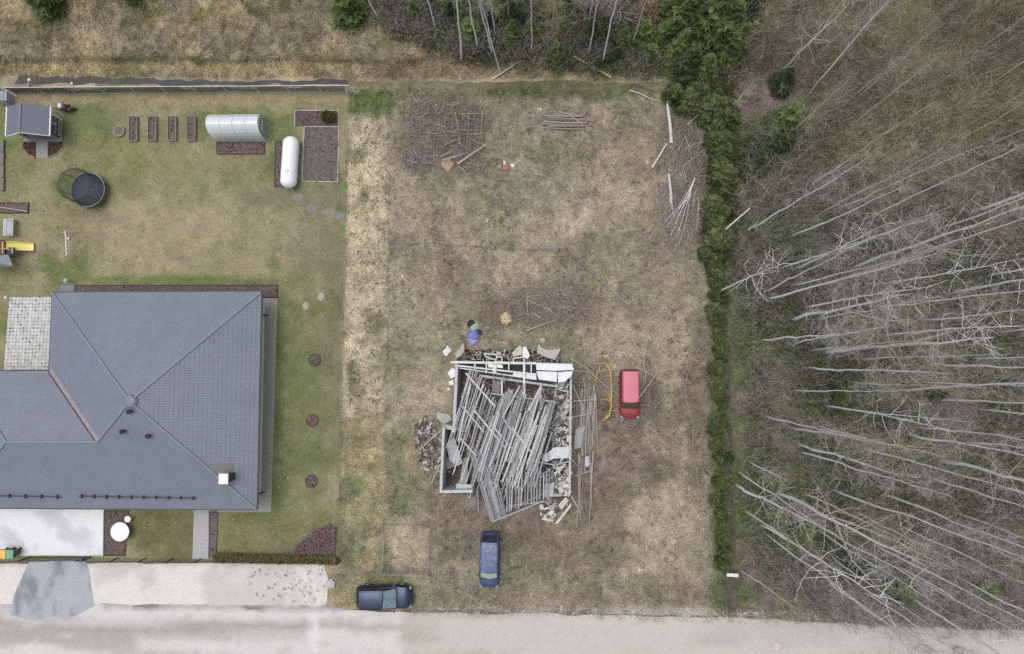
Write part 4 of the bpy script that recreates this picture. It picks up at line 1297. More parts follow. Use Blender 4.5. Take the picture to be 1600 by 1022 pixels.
rubble([(846, 776), (890, 776), (884, 796), (860, 816), (842, 812)], 80, lt, .5, .1, .5, 4, ruin)

def slab_thing(name, label, cat, poly, z, t, mat, tilt=.0, parent=None):
    pts = [at(x, y, z) for x, y in poly]
    c = base_of(pts)
    pts = [p + Vector((0, 0, (p.x - c.x) * tilt)) for p in pts]
    o = MB().prism(pts, t).build(name, mat, None, bevel=.008, seg=1, origin=Vector((c.x, c.y, max(0.0, z - t))))
    return tag(o, label, cat)
# loose pieces round the ruin
cement = M('pale cement sheet', A(190, 186, 178), rough=.9, var=.12, scale=5)
wsheet = M('white sheet', A(236, 238, 234), rough=.6, var=.05)
slab_thing('white_tile', 'white square sheet on the grass at the upper left of the ruin', 'sheet', [(691, 550), (699.5, 540), (706, 547), (697, 557)], .10, .04, wsheet, .04)
slab_thing('white_tile', 'white sheet leaning by the left wall of the ruin', 'sheet', [(699, 583), (706.5, 574.5), (712, 578), (711, 588), (705, 592)], .14, .04, wsheet, .05)
slab_thing('white_tile', 'small white square beside the left wall of the ruin', 'sheet', [(701, 596), (708, 594), (709, 601), (702, 602)], .08, .04, wsheet)
slab_thing('cement_sheet', 'broken grey cement sheet at the upper left corner of the ruin', 'sheet', [(711, 553), (718, 545), (721, 538), (725, 536), (725.5, 548), (721, 556), (712, 560)], .4, .03, M('grey cement sheet', A(178, 176, 166), rough=.9, var=.1), .1)
slab_thing('cement_sheet', 'large curved pale cement sheet above the white boards of the ruin', 'sheet', [(841.5, 538), (845, 542), (853, 546), (862, 547), (876, 544), (873, 552), (867, 562.5), (852, 558), (839, 551)], .5, .03, cement, .08)
slab_thing('cement_sheet', 'pale angular slab above the middle of the ruin', 'sheet', [(800, 551), (812, 540), (816, 543), (815.5, 555), (802, 557)], .35, .05, M('cream slab', A(204, 202, 186), rough=.9, var=.1), .05)
slab_thing('cement_sheet', 'upright white slab beside the angular slab above the ruin', 'sheet', [(817, 542), (822, 542), (828, 555), (825, 561), (816, 558)], .5, .05, wsheet, .1)
slab_thing('cement_sheet', 'thin pale sheet behind the white window frame above the ruin', 'sheet', [(766, 551), (772, 548), (782, 550), (785, 555), (776, 556)], .3, .03, cement)
boulder('stone', 'small cream stone between the slabs above the ruin', 797, 559, .26, M('cream stone', A(222, 222, 198), rough=.9), 'stone', 5)
boulder('stone', 'pale stone on the grass above the large cement sheet', 848, 532, .24, M('beige stone', A(190, 178, 166), rough=.9), 'stone', 6)
boulder('stone', 'tiny white stone on the grass left of the ruin', 701, 608, .12, wsheet, 'stone', 7)
def frame_thing(label, poly, z, w, mat):
    pts = [at(x, y, z) for x, y in poly]
    t = thing('window_frame', label, 'window frame', base_of(pts) - Vector((0, 0, .0)))
    for i in range(len(pts)):
        MB().beam(pts[i], pts[(i + 1) % len(pts)], w, .07).build('frame_bar', mat, t)
    return t
frame_thing('curved white window frame lying above the ruin', [(756, 552), (763, 553), (776, 554.5), (776, 561), (768, 561), (759, 557)], .5, .09, wsheet)
frame_thing('second white window frame overlapping the curved one above the ruin', [(777, 558), (783, 557.5), (785, 560), (784, 565), (774, 565)], .4, .1, wsheet)
frame_thing('white square window frame leaning on the upper wall of the ruin', [(802, 560), (818, 558), (819, 566), (802, 567)], .6, .1, wsheet)
frame_thing('thin grey window frame at the upper left wall of the ruin', [(727, 564), (741, 565), (745, 560), (740, 567), (728, 568)], .6, .06, white_b)
tr_l = thing('trash_heap', 'dark heap of scrap along the upper wall of the ruin', 'scrap heap', at(760, 558, 0))
rubble([(716, 556), (728, 546), (790, 548), (840, 548), (876, 556), (876, 566), (716, 565)], 420, [A(58, 62, 66), A(40, 42, 44), A(84, 84, 84), A(120, 118, 114), A(196, 196, 190)], .35, .06, .3, 9, tr_l, 'scrap')
for k in range(9):
    x = 720 + rnd.random() * 150; y = 552 + rnd.random() * 10
    MB().beam(at(x, y, .4), at(x + rnd.uniform(-18, 18), y + rnd.uniform(-5, 5), .3), .06, .04).build('strip', lath_ms[k % 4], tr_l)
# bags and bucket
def bag(label, px, py, r, col, seed, nm='rubbish_bag', cat='bag'):
    p = at(px, py, 0)
    bm = bmesh.new(); bmesh.ops.create_icosphere(bm, subdivisions=3, radius=r)
    for v in bm.verts:
        n = vnoise(v.co.x * 3 + seed, v.co.y * 3 + v.co.z * 2, .35, seed)
        v.co *= .75 + .5 * float(n)
        v.co.z = max(-r * .25, v.co.z * .6) + r * .25
    me = bpy.data.meshes.new(nm); bm.to_mesh(me); bm.free()
    me.materials.append(M('bag %d' % seed, col, rough=.4, var=.2, scale=5))
    o = bpy.data.objects.new(nm, me); COL.objects.link(o); o.location = p
    return tag(o, label, cat)
bag('blue rubbish bag on the grass above the ruin', 740, 524.5, .5, A(112, 124, 190), 21)
bag('lilac rubbish bag below the blue bag above the ruin', 739, 533, .42, A(160, 146, 190), 22)
bag('pale green bag above the blue bag', 742, 511, .38, A(166, 172, 156), 23)
bag('small black bag at the top of the rubbish above the ruin', 736.5, 507, .36, A(34, 38, 42), 24)
bag('dark bag right of the blue bag', 747, 519, .32, A(52, 48, 58), 25)
# poles stacked on the ground right of the ruin
pp = thing('pole_stack', 'long grey poles lying along the right side of the ruin', 'poles', at(915, 690, 0))
for k in range(50):
    x = rnd.uniform(902, 932); y0 = rnd.choice((592, 600, 610, 700, 690)) + rnd.uniform(0, 30)
    y1 = y0 + rnd.uniform(60, 110)
    dx = rnd.uniform(-9, 5)
    z0, z1 = rnd.uniform(.06, .55), rnd.uniform(.06, .4)
    MB().tube([at(x, y0, z0), at(x + dx * .5 + rnd.uniform(-1, 1), (y0 + y1) / 2, (z0 + z1) / 2 + .04), at(x + dx, y1, z1)], [.06, .05, .04], 6).build('pole', M('pole bark %d' % (k % 3), [A(162, 155, 147), A(140, 134, 127), A(184, 178, 170)][k % 3], rough=.9, var=.2), pp)
for (x0, y0, x1, y1) in ((896, 627, 932, 624), (893, 652, 925, 646), (896, 744, 925, 735), (894, 600, 912, 640)):
    MB().tube([at(x0, y0, .7), at(x1, y1, .5)], .05, 6).build('pole', MATS['pole bark 2'], pp)
slab_thing('metal_sheet', 'grey bent metal sheet under the poles right of the ruin', 'metal sheet', [(899, 672), (904, 667), (915, 666), (911, 680), (907, 700), (897, 702)], .45, .02, M('dull zinc', A(158, 164, 160), rough=.5, var=.15), .05)
slab_thing('metal_sheet', 'small pale metal scrap among the poles right of the ruin', 'metal sheet', [(914, 714), (920, 712), (921, 728), (915, 730)], .45, .02, M('pale zinc', A(186, 190, 194), rough=.5, var=.15), .1)
slab_thing('broken_slab', 'broken pale wall slab below the lower right corner of the ruin', 'slab', [(866, 819), (892, 786), (893, 791), (872, 818)], .35, .12, M('pale broken slab', A(206, 204, 198), rough=.9, var=.12), .0)
slab_thing('broken_slab', 'pale pointed slab fragment below the ruin', 'slab', [(846, 812), (862, 796), (866, 799), (864, 815)], .25, .1, M('broken white slab', A(220, 220, 214), rough=.9, var=.12), .0)
slab_thing('broken_slab', 'thick whitish log-like slab at the lower right corner of the ruin', 'slab', [(872, 790), (884, 776), (889, 782), (878, 796)], .5, .25, M('whitish block', A(208, 200, 184), rough=.9, var=.2), .0)
# rubble heap on the left of the annex
lh = thing('rubble_heap', 'grey rubble heap left of the small white walled room', 'rubble', at(668, 700, 0))
rubble([(646, 668), (664, 650), (690, 662), (688, 740), (662, 735), (650, 705)], 330, [A(150, 142, 132), A(122, 112, 102), A(176, 172, 166), A(98, 88, 80), A(196, 194, 190)], .4, .08, .42, 12, lh, 'debris')
for (x0, y0, x1, y1) in ((646, 710, 690, 672), (650, 684, 664, 704), (674, 756, 688, 726), (652, 672, 660, 652)):
    MB().beam(at(x0, y0, .15), at(x1, y1, .5), .1, .06).build('plank', M('straw plank', A(178, 168, 144), rough=.9, var=.15), lh)

# ------------------------------------------------------------------ vehicles
def loft(mb, secs, cap=True):
    n = len(secs[0])
    vs = [v for s in secs for v in s]
    fs = [(i * n + k, (i + 1) * n + k, (i + 1) * n + (k + 1) % n, i * n + (k + 1) % n) for i in range(len(secs) - 1) for k in range(n)]
    if cap:
        fs += [tuple(range(n)), tuple(range((len(secs) - 1) * n, len(secs) * n))[::-1]]
    return mb.add(vs, fs)
def vehicle(name, label, cat, loc, rz, L, W, belt, H, hood, cab_f, cab_r, roof_f, roof_r, paint, roof_paint=None, rails=False, glass=None, tuck=.13):
    """x forward. hood: bonnet height; cab_f/cab_r: glass base; roof_f/roof_r: roof ends"""
    root = thing(name, label, cat, (0, 0, 0))
    g = glass or MATS['dark glass']
    mb = MB()
    secs = []
    N = 22
    for i in range(N + 1):
        x = -L / 2 + L * i / N
        e = abs(x) / (L / 2)
        hw = W / 2 * (1 - (.26 if x > 0 else .15) * max(0, (e - .66) / .34) ** 2.4) * (1 - .25 * max(0, (e - .95) / .05) ** 2)
        top = belt if cab_r - .05 < x < cab_f - .02 else (hood if x >= cab_f - .02 else belt - .03)
        if x > L / 2 - .55:
            top = hood - .22 * ((x - (L / 2 - .55)) / .55) ** 2
        if x < -L / 2 + .12: top -= .10
        bot = .24 + .12 * max(0, (e - .85) / .15)
        ring_ = [(-hw * .9, bot), (-hw * .985, bot + .14), (-hw, (bot + top) / 2), (-hw * .975, top - .12), (-hw * .9, top - .02), (-hw * .55, top + .025), (0, top + .035), (hw * .55, top + .025), (hw * .9, top - .02), (hw * .975, top - .12), (hw, (bot + top) / 2), (hw * .985, bot + .14), (hw * .9, bot)]
        secs.append([Vector((x, y, z)) for y, z in ring_])
    loft(mb, secs)
    body = mb.build('body', paint, root, smooth=True)
    # glasshouse
    wb, wr = W / 2 * .93, W / 2 * (.93 - tuck)
    zb, zt = belt - .03, H
    bl = [Vector((cab_f, -wb * .93, zb)), Vector((cab_f + .12, 0, zb)), Vector((cab_f, wb * .93, zb)), Vector((cab_r, wb, zb)), Vector((cab_r, -wb, zb))]
    rl = [Vector((roof_f, -wr, zt - .05)), Vector((roof_f + .08, 0, zt)), Vector((roof_f, wr, zt - .05)), Vector((roof_r, wr, zt - .05)), Vector((roof_r, -wr, zt - .05))]
    rp = roof_paint or paint
    mb = MB()
    mb.add(bl + rl, [(0, 1, 6, 5), (1, 2, 7, 6), (2, 3, 8, 7), (3, 4, 9, 8), (4, 0, 5, 9)])
    mb.build('cabin', paint, root)
    # roof skin, gently crowned
    secs = []
    for i in range(9):
        x = roof_r - .02 + (roof_f - roof_r + .04) * i / 8
        e = abs(i - 4) / 4
        dz = -.035 * e ** 3
        nose = .07 if i == 8 else 0
        secs.append([Vector((x + nose * (1 - abs(s)), s * (wr + .015), zt - .05 + .055 * (1 - s * s) + dz + .012)) for s in (-1, -.85, -.5, 0, .5, .85, 1)] + [Vector((x, s * wr, zt - .08 + dz)) for s in (1, 0, -1)])
    roof = loft(MB(), secs).build('roof', rp, root, smooth=True)
    def inset(a, b, c, d, u=.06, v=.1, off=.012):
        n = (b - a).cross(d - a).normalized()
        f = lambda s, t: a.lerp(b, s).lerp(d.lerp(c, s), t)
        return [f(u, v) + n * off, f(1 - u, v) + n * off, f(1 - u, 1 - v) + n * off, f(u, 1 - v) + n * off]
    ws = MB()
    ws.quad(*inset(bl[0], bl[1], rl[1], rl[0], .04, .05)); ws.quad(*inset(bl[1], bl[2], rl[2], rl[1], .04, .05))
    ws = MB()
    q0, q1 = inset(bl[0], bl[1], rl[1], rl[0], .0, .05), inset(bl[1], bl[2], rl[2], rl[1], .0, .05)
    ws.add([q0[0].lerp(q0[1], .06), q0[1], q1[1].lerp(q1[0], .06), q1[2].lerp(q1[3], .06), q0[2], q0[3].lerp(q0[2], .06)], [(0, 1, 4, 5), (1, 2, 3, 4)])
    ws.build('windshield', M('windscreen ' + name, A(126, 146, 146), rough=.12, var=.3, scale=2, tint=tuple(A(78, 96, 98)), tint_amt=.6) if glass is None else glass, root, smooth=True)
    MB().quad(*inset(bl[3], bl[4], rl[4], rl[3], .08, .12)).build('rear_window', MATS['dark glass'], root)
    for (a, b, c, d) in ((bl[2], bl[3], rl[3], rl[2]), (bl[4], bl[0], rl[0], rl[4])):
        for s0, s1 in ((.05, .48), (.52, .95)):
            A0, B0 = a.lerp(b, s0), a.lerp(b, s1)
            D0, C0 = d.lerp(c, s0), d.lerp(c, s1)
            MB().quad(*inset(A0, B0, C0, D0, .04, .12)).build('side_window', MATS['dark glass'], root)
    for sx in (L / 2 - .85, -L / 2 + .85):
        for s in (-1, 1):
            c = Vector((sx, s * (W / 2 - .1), .33))
            w = MB().tube([c - Vector((0, .11, 0)), c + Vector((0, .11, 0))], .33, 20).build('wheel', MATS['black rubber'], root, smooth=True)
            MB().tube([c + Vector((0, s * .06, 0)), c + Vector((0, s * .125, 0))], .21, 14).build('rim', M('wheel rim', A(186, 188, 190), rough=.35, metal=.5), w)
    for s in (-1, 1):
        MB().box((L / 2 - .14, s * W * .36, hood - .30), (.2, .34, .16), s * -.35).build('headlight', M('headlamp', A(150, 158, 160), rough=.15), root, bevel=.03)
        MB().box((-L / 2 + .05, s * W * .39, belt - .2), (.1, .16, .22)).build('tail_light', M('tail lamp', A(96, 30, 30), rough=.25), root, bevel=.02)
        MB().box((cab_f - .2, s * (W / 2 + .1), belt + .08), (.14, .22, .15)).build('mirror', paint, root, bevel=.03)
        MB().beam((cab_f - .3, s * W * .494, belt - .28), (cab_r + .4, s * W * .494, belt - .28), .03, .06).build('side_trim', dark_m, root)
    MB().box((L / 2 - .02, 0, .45), (.12, W * .8, .22)).build('bumper', dark_m, root, bevel=.04)
    MB().box((-L / 2 + .02, 0, .45), (.12, W * .84, .22)).build('bumper', dark_m, root, bevel=.04)
    MB().beam((cab_f + .06, -W * .42, hood + .02), (cab_f + .06, W * .42, hood + .02), .1, .035).build('scuttle', MATS['black rubber'], root)
    for s in (-.25, .22):
        MB().beam((cab_f + .06, s * W, hood + .05), (cab_f - .12, s * W + .5, hood + .17), .025, .02).build('wiper', MATS['black rubber'], root)
    for s in (-1, 1):
        MB().beam((cab_f + .12, s * W * .40, hood + .012), (L / 2 - .45, s * W * .37, hood - .0), .018, .03).build('bonnet_gap', MATS['black rubber'], root)
        for gx in ((cab_f + cab_r) / 2 + .25, cab_f - .12):
            MB().beam((gx, s * W * .497, belt - .1), (gx, s * W * .497, .38), .02, .014).build('door_gap', MATS['black rubber'], root)
        MB().beam((roof_f - .05, s * (wr - .05), zt - .012), (roof_r + .05, s * (wr - .05), zt - .012), .02, .03).build('roof_gutter', MATS['black rubber'], root)
    MB().beam((-.9, 0, zt + .02), (-.9, .02, zt + .22), .02, .02).build('aerial', MATS['black rubber'], root)
    if rails:
        for s in (-1, 1):
            MB().tube([(roof_f - .15, s * (wr - .06), zt + .0), (roof_f - .3, s * (wr - .06), zt + .06), (roof_r + .3, s * (wr - .06), zt + .06), (roof_r + .15, s * (wr - .06), zt)], .02, 6).build('roof_rail', dark_m, root)
    root.location = loc
    root.rotation_euler = (0, 0, rz)
    return root
glass_m
car_black = M('black blue paint', A(68, 77, 96), rough=.28, var=.12, scale=2, metal=.75)
c = at(605, 929, 0)
vehicle('car', 'dark blue black estate car parked on the verge by the road', 'car', (c.x - .1, c.y + .02, .02), R(1), 4.6, 1.88, .98, 1.66, 1.0, 1.08, -2.12, -.02, -1.86, car_black)
c = at(766, 872, 0)
van_blue = M('faded blue paint', A(58, 74, 108), rough=.45, var=.15, scale=2, tint=tuple(A(84, 96, 122)), tint_amt=.5)
van = vehicle('van', 'old blue van parked nose down at the front of the overgrown plot', 'van', (c.x, c.y + .05, .02), R(-91.5), 4.45, 1.66, 1.05, 1.82, .98, 1.36, -2.16, .72, -1.62, van_blue, M('bleached blue roof', A(84, 102, 138), rough=.35, var=.2, scale=2, tint=tuple(A(158, 172, 196)), tint_amt=.6), tuck=.1, glass=M('cracked windscreen', A(186, 200, 186), rough=.3, var=.25, scale=3))
c = at(982, 615, 0)
red_p = M('faded red paint', A(150, 44, 52), rough=.5, var=.2, scale=2, tint=tuple(A(120, 40, 44)), tint_amt=.6)
vehicle('car', 'abandoned red hatchback with bleached pink roof among dry branches', 'car', (c.x, c.y, .0), R(-90), 4.05, 1.66, .95, 1.5, .92, 1.1, -1.98, .62, -1.85, red_p, M('bleached red roof', A(214, 124, 134), rough=.55, var=.08, scale=2), tuck=.13, glass=M('dusty dark glass', A(92, 78, 74), rough=.35, var=.3, scale=3))
# bent yellow pipe frame
yel = M('yellow chipped paint', A(206, 178, 70), rough=.5, var=.2, scale=5, tint=tuple(A(150, 130, 80)), tint_amt=.6)
yf = thing('bent_pipework', 'bent yellow metal pipe frame lying between the ruin and the red car', 'metal frame', at(946, 615, 0))
for pts, r in (([(948, 569), (954, 581), (955.5, 605), (955, 635), (952.5, 646), (944, 655)], .075), ([(937, 573), (932, 588), (931, 600)], .05), ([(939, 625), (942, 623.5), (948, 624), (953, 627)], .06), ([(952, 616), (953, 627)], .06), ([(937, 580), (948, 579)], .04), ([(942, 657), (952, 650), (954, 638)], .08)):
    MB().tube([at(x, y, .25 + .25 * (i % 2)) for i, (x, y) in enumerate(pts)], r, 7).build('pipe', yel, yf)
slab_thing('metal_plate', 'dark metal plate inside the yellow pipe frame', 'metal sheet', [(935, 632), (950, 630), (952, 640), (938, 643)], .12, .03, M('dark plate', A(52, 54, 50), rough=.6), .02)
# ------------------------------------------------------------------ plot clutter: brush, logs, old wire fences
def stick_cloud(n, cx, cy, rx, ry, lmin, lmax, h, wmin, wmax, cols, seed, ang=None, spread=3.2):
    rs = np.random.RandomState(seed)
    a = rs.rand(n) * 6.283; r = np.sqrt(rs.rand(n)) * (1 + .25 * np.sin(a * 3 + seed) + .12 * np.sin(a * 7 + seed * 2))
    px, py = cx + np.cos(a) * r * rx, cy + np.sin(a) * r * ry
    x, y = at_np(px, py)
    keep = rs.rand(n) < .25 + .75 * ss(fbm(x, y, 1.1, seed + 60, 3), .4, .58)      # heaps are patchy
    x, y, r = x[keep], y[keep], r[keep]
    n = len(x)
    z = .03 + rs.rand(n) * h * np.clip(1 - r ** 2 * .8, .08, 1)
    th = (rs.normal(size=n) * spread if ang is None else R(ang) + rs.normal(size=n) * spread)
    L = rs.uniform(lmin, lmax, n)
    tz = rs.normal(size=n) * .16
    d = np.stack([np.cos(th) * np.cos(tz), np.sin(th) * np.cos(tz), np.sin(tz)], -1) * (L / 2)[:, None]
    c = np.stack([x, y, z], -1)
    w = rs.uniform(wmin, wmax, n)
    P0, P1 = c - d, c + d
    P0[:, 2] = np.maximum(P0[:, 2], .03); P1[:, 2] = np.maximum(P1[:, 2], .03)
    col = np.array(cols)[rs.randint(0, len(cols), n)] * rs.uniform(.7, 1.15, n)[:, None]
    mid = (P0 + P1) / 2 + rs.normal(size=(n, 3)) * .05
    a1 = strips(P0, mid, w, w * .85, rs, col, True); a2 = strips(mid, P1, w * .85, w * .4, rs, col, True)
    b1 = strips(P0, P1, w * .8, w * .3, rs, col * .8)
    return join([a1, a2, b1])
birch_b = M('birch bark', A(222, 219, 212), rough=.8, var=.12, scale=5, tint=tuple(A(92, 86, 80)), tint_amt=.55)
grey_b = M('grey bark', A(152, 144, 134), rough=.9, var=.2, scale=5)
pale_b = M('stripped wood', A(190, 182, 168), rough=.9, var=.15, scale=5)
stick_m = VC('dry sticks', var=.2, scale=8, bump=0)
TWG = [A(174, 164, 152), A(152, 142, 132), A(132, 124, 116), A(194, 185, 172), A(160, 146, 134)]
def brush(label, clouds, branches, base, name='brush_pile', cat='brush pile'):
    root = thing(name, label, cat, at(*base, 0))
    V, F, C = join([stick_cloud(*c) for c in clouds])
    tag(mesh_np('twigs', V, F, stick_m, root, C), kind='stuff')
    rb = random.Random(base[0] * 3 + base[1])
    for c in clouds[:2]:                      # stouter limbs lying through the twigs
        for k in range(9):
            a, q = rb.uniform(0, 6.28), math.sqrt(rb.random()) * .85
            x, y = c[1] + math.cos(a) * q * c[3], c[2] + math.sin(a) * q * c[4]
            th = rb.uniform(0, 3.14) if len(c) < 12 else -R(c[11]) + rb.gauss(0, .35)
            l = rb.uniform(9, 24)
            z = c[7] * rb.uniform(.5, 1.1)
            branches = branches + [([(x - math.cos(th) * l, y - math.sin(th) * l, z * .7), (x + rb.uniform(-2, 2), y + rb.uniform(-2, 2), z), (x + math.cos(th) * l, y + math.sin(th) * l, z * .6)], rb.uniform(.022, .045), rb.choice((grey_b, pale_b, grey_b)))]
    for pts, r, m in branches:
        n = len(pts)
        MB().tube([at(*p) for p in pts], [r * (1 - .6 * i / max(1, n - 1)) for i in range(n)], 6).build('branch', m, root)
    return root
brush('large brush pile of thin twigs at the upper left of the plot', [
    (900, 684, 200, 54, 44, .5, 1.8, .8, .010, .028, TWG, 1), (500, 735, 200, 26, 42, .8, 2.4, .9, .014, .03, [A(144, 136, 130), A(118, 110, 104), A(170, 162, 154)], 2, 92, .3),
    (500, 668, 182, 40, 30, .5, 1.8, .7, .01, .026, TWG, 53, 20, .7), (400, 668, 232, 36, 26, .5, 1.8, .6, .01, .026, TWG, 54, 120, .7), (350, 712, 168, 40, 22, .4, 1.6, .5, .01, .024, TWG, 55, 60, .8),
    (520, 690, 208, 84, 68, .4, 1.3, .15, .010, .022, TWG, 51),
    (500, 655, 250, 26, 22, .4, 1.4, .6, .012, .03, [A(136, 128, 122), A(154, 146, 138), A(180, 174, 166)], 3), (300, 690, 225, 22, 25, .3, 1.0, .7, .012, .03, [A(152, 128, 88), A(140, 112, 80)], 4),
    (350, 735, 258, 36, 18, .3, 1.2, .4, .012, .028, TWG, 5)],
    [([(715, 256, .6), (738, 240, .7), (760, 225, .55)], .09, pale_b), ([(692, 250, .5), (710, 245, .5), (726, 240, .6)], .06, pale_b), ([(711, 176, .9), (716, 200, .9), (719, 222, .8), (724, 236, .6)], .05, grey_b), ([(733, 182, .9), (731, 210, .9), (728, 232, .6)], .04, grey_b), ([(754, 178, .6), (752, 205, .7), (748, 226, .5)], .04, grey_b), ([(716, 258, .3), (733, 274, .1)], .04, pale_b), ([(690, 244, .6), (705, 236, .7)], .04, pale_b), ([(686, 178, .8), (698, 160, .5)], .03, grey_b), ([(744, 258, .2), (754, 270, .05)], .03, pale_b)], (690, 215))
slab_thing('sheet_scrap', 'brownish board at the foot of the large brush pile', 'board', [(686, 253), (702, 246), (709, 256), (700, 270)], .12, .03, M('tan board', A(178, 158, 130), rough=.9, var=.15), .05)
brush('wide low brush pile above the ruin', [
    (800, 850, 482, 80, 32, .5, 1.9, .4, .010, .026, [A(160, 147, 136), A(176, 164, 150), A(140, 127, 118), A(194, 182, 166)], 6),
    (420, 845, 478, 112, 50, .4, 1.4, .12, .010, .022, TWG, 52), (420, 895, 478, 40, 30, .8, 2.2, .6, .012, .028, TWG, 7, -35, .5), (300, 790, 490, 40, 20, .4, 1.5, .3, .012, .03, [A(168, 152, 128), A(148, 132, 112)], 8)],
    [([(823, 517, .3), (845, 508, .4), (866, 501, .3)], .08, M('tan stick', A(178, 164, 142), rough=.9)), ([(823, 517, .2), (826, 528, .1)], .03, grey_b), ([(832, 488, .3), (850, 500, .4)], .05, pale_b), ([(794, 490, .3), (822, 506, .2)], .04, grey_b), ([(862, 478, .3), (898, 480, .4), (932, 484, .2)], .035, pale_b), ([(855, 480, .4), (872, 496, .3)], .04, pale_b), ([(880, 456, .2), (888, 470, .3)], .03, pale_b), ([(870, 518, .1), (902, 522, .1)], .03, M('straw stick', A(184, 170, 130))), ([(820, 464, .2), (850, 461, .2)], .03, pale_b)], (845, 482))
bag('pale tan stump bale beside the brush above the ruin', 791, 497, .55, A(196, 174, 138), 31, 'straw_bale', 'bale')
brush('felled branch heap fanning out along the right edge of the plot', [
    (600, 1078, 200, 26, 55, .6, 2.0, .5, .010, .024, [A(150, 143, 134), A(128, 121, 113), A(176, 168, 158)], 56, 100, .6), (400, 1090, 260, 18, 50, .6, 2.0, .5, .010, .024, TWG, 57, 95, .5),
    (900, 1068, 330, 38, 44, .7, 2.4, .6, .010, .026, [A(168, 156, 146), A(146, 132, 126), A(192, 182, 172)], 9, 70, .5), (500, 1060, 240, 34, 60, .6, 2.0, .5, .010, .026, [A(152, 144, 134), A(134, 126, 118), A(172, 166, 152)], 10, 80, .6), (250, 1088, 300, 16, 50, .6, 1.8, .4, .01, .02, TWG, 11, 85, .5)],
    [([(1086, 278, .4), (1076, 305, .5), (1064, 330, .5), (1048, 368, .2)], .07, birch_b), ([(1083, 285, .4), (1062, 325, .5), (1040, 355, .2)], .05, birch_b), ([(1082, 290, .4), (1070, 330, .5), (1057, 372, .2)], .05, birch_b), ([(1074, 310, .4), (1052, 332, .5), (1038, 350, .2)], .04, birch_b), ([(1080, 300, .3), (1072, 345, .4), (1060, 385, .1)], .04, birch_b), ([(1092, 315, .3), (1090, 345, .3), (1086, 365, .1)], .04, birch_b), ([(1067, 258, .3), (1073, 285, .3)], .03, birch_b), ([(1070, 210, .3), (1081, 247, .3)], .035, birch_b), ([(1060, 236, .3), (1069, 216, .4)], .03, birch_b)], (1068, 320))
def log(label, pts, r, mat=None, nm='birch_log', taper=.5):
    P_ = [at(*p) for p in pts]
    n = len(P_)
    o = MB().tube(P_, [r * (1 - taper * i / (n - 1)) for i in range(n)], 8).build(nm, mat or birch_b, None, smooth=True, origin=base_of(P_))
    return tag(o, label, 'log')
log('long white birch log at the upper right of the plot', [(1049, 224, .15), (1047, 195, .2), (1043, 165, .2), (1040, 141, .2)], .16, None, 'birch_log', .3)
log('white birch log in line below the long birch log', [(1050, 328, .12), (1048, 300, .16), (1045, 272, .2)], .14, None, 'birch_log', .3)
log('white birch limb leaning across the brush left of the birch logs', [(1019, 262, .12), (1030, 244, .3), (1042, 224, .4)], .10)
log('thin curved branch at the end of the leaning birch limb', [(1018, 255, .2), (1002, 262, .1), (990, 282, .05)], .05, grey_b, 'branch')
log('pale forked branch at the top edge of the plot', [(984, 141, .1), (1000, 146, .2), (1016, 154, .2), (1030, 158, .1)], .06, birch_b, 'branch')
log('fallen pale birch trunk crossing the ditch at the top edge', [(770, 123, .15), (790, 110, .25), (812, 96, .4)], .10)
log('fallen pale trunk lying above the upper boundary', [(955, 121, .2), (925, 104, .3), (897, 88, .4)], .10, pale_b)
log('thin fallen birch in the rough grass at the top', [(643, 41, .2), (668, 32, .4), (715, 11, .8)], .07)
log('white birch stem leaning out of the wood at the right edge of the plot', [(1109, 374, .4), (1120, 367, .9), (1128, 363, 1.4), (1155, 340, 2.2), (1172, 325, 2.6)], .10)
log('pale branch lying beyond the white birch stem in the wood', [(1169, 360, .3), (1185, 346, .8)], .07)
log('straight pole lying across the grass right of the ruin', [(968, 503, .1), (988, 530, .2), (1013, 572, .25)], .05, pale_b, 'pole')
log('pale stick leaning over the bonnet of the red car', [(971, 658, .4), (1000, 620, 1.1), (1026, 584, .9)], .05, pale_b, 'branch')
log('grey branch standing right of the red car', [(1014, 655, .1), (1015, 610, .6), (1017, 583, .8)], .045, grey_b, 'branch')
log('curved branch at the upper right of the red car', [(1005, 566, .3), (1009, 584, .5), (1008, 600, .6)], .045, pale_b, 'branch')
log('long thin branch across the yellow pipe frame', [(891, 560, .4), (915, 574, .6), (945, 602, .6), (968, 618, .4)], .045, pale_b, 'branch')
log('second thin branch across the yellow pipe frame', [(900, 552, .3), (922, 572, .6), (950, 592, .6), (970, 614, .3)], .045, grey_b, 'branch')
brush('dry twigs heaped against the right side of the red car', [(420, 1014, 615, 17, 42, .5, 1.8, .7, .010, .024, [A(146, 136, 128), A(170, 162, 152), A(128, 118, 112)], 13, 85, .45), (200, 985, 655, 26, 14, .4, 1.2, .4, .01, .022, TWG, 14)], [([(1003, 655, .2), (1002, 620, .5)], .03, grey_b), ([(1016, 625, .6), (1024, 655, .3)], .03, grey_b)], (1014, 615), 'twig_heap', 'twigs')
brush('tangled dry twigs round the yellow pipe frame', [(420, 930, 605, 30, 50, .5, 1.8, .4, .010, .022, TWG, 15, 70, .8)], [], (930, 605), 'twig_heap', 'twigs')
brush('dry twigs scattered round the rubble left of the ruin', [(260, 664, 700, 22, 45, .4, 1.2, .3, .010, .022, TWG, 16)], [], (664, 700), 'twig_heap', 'twigs')
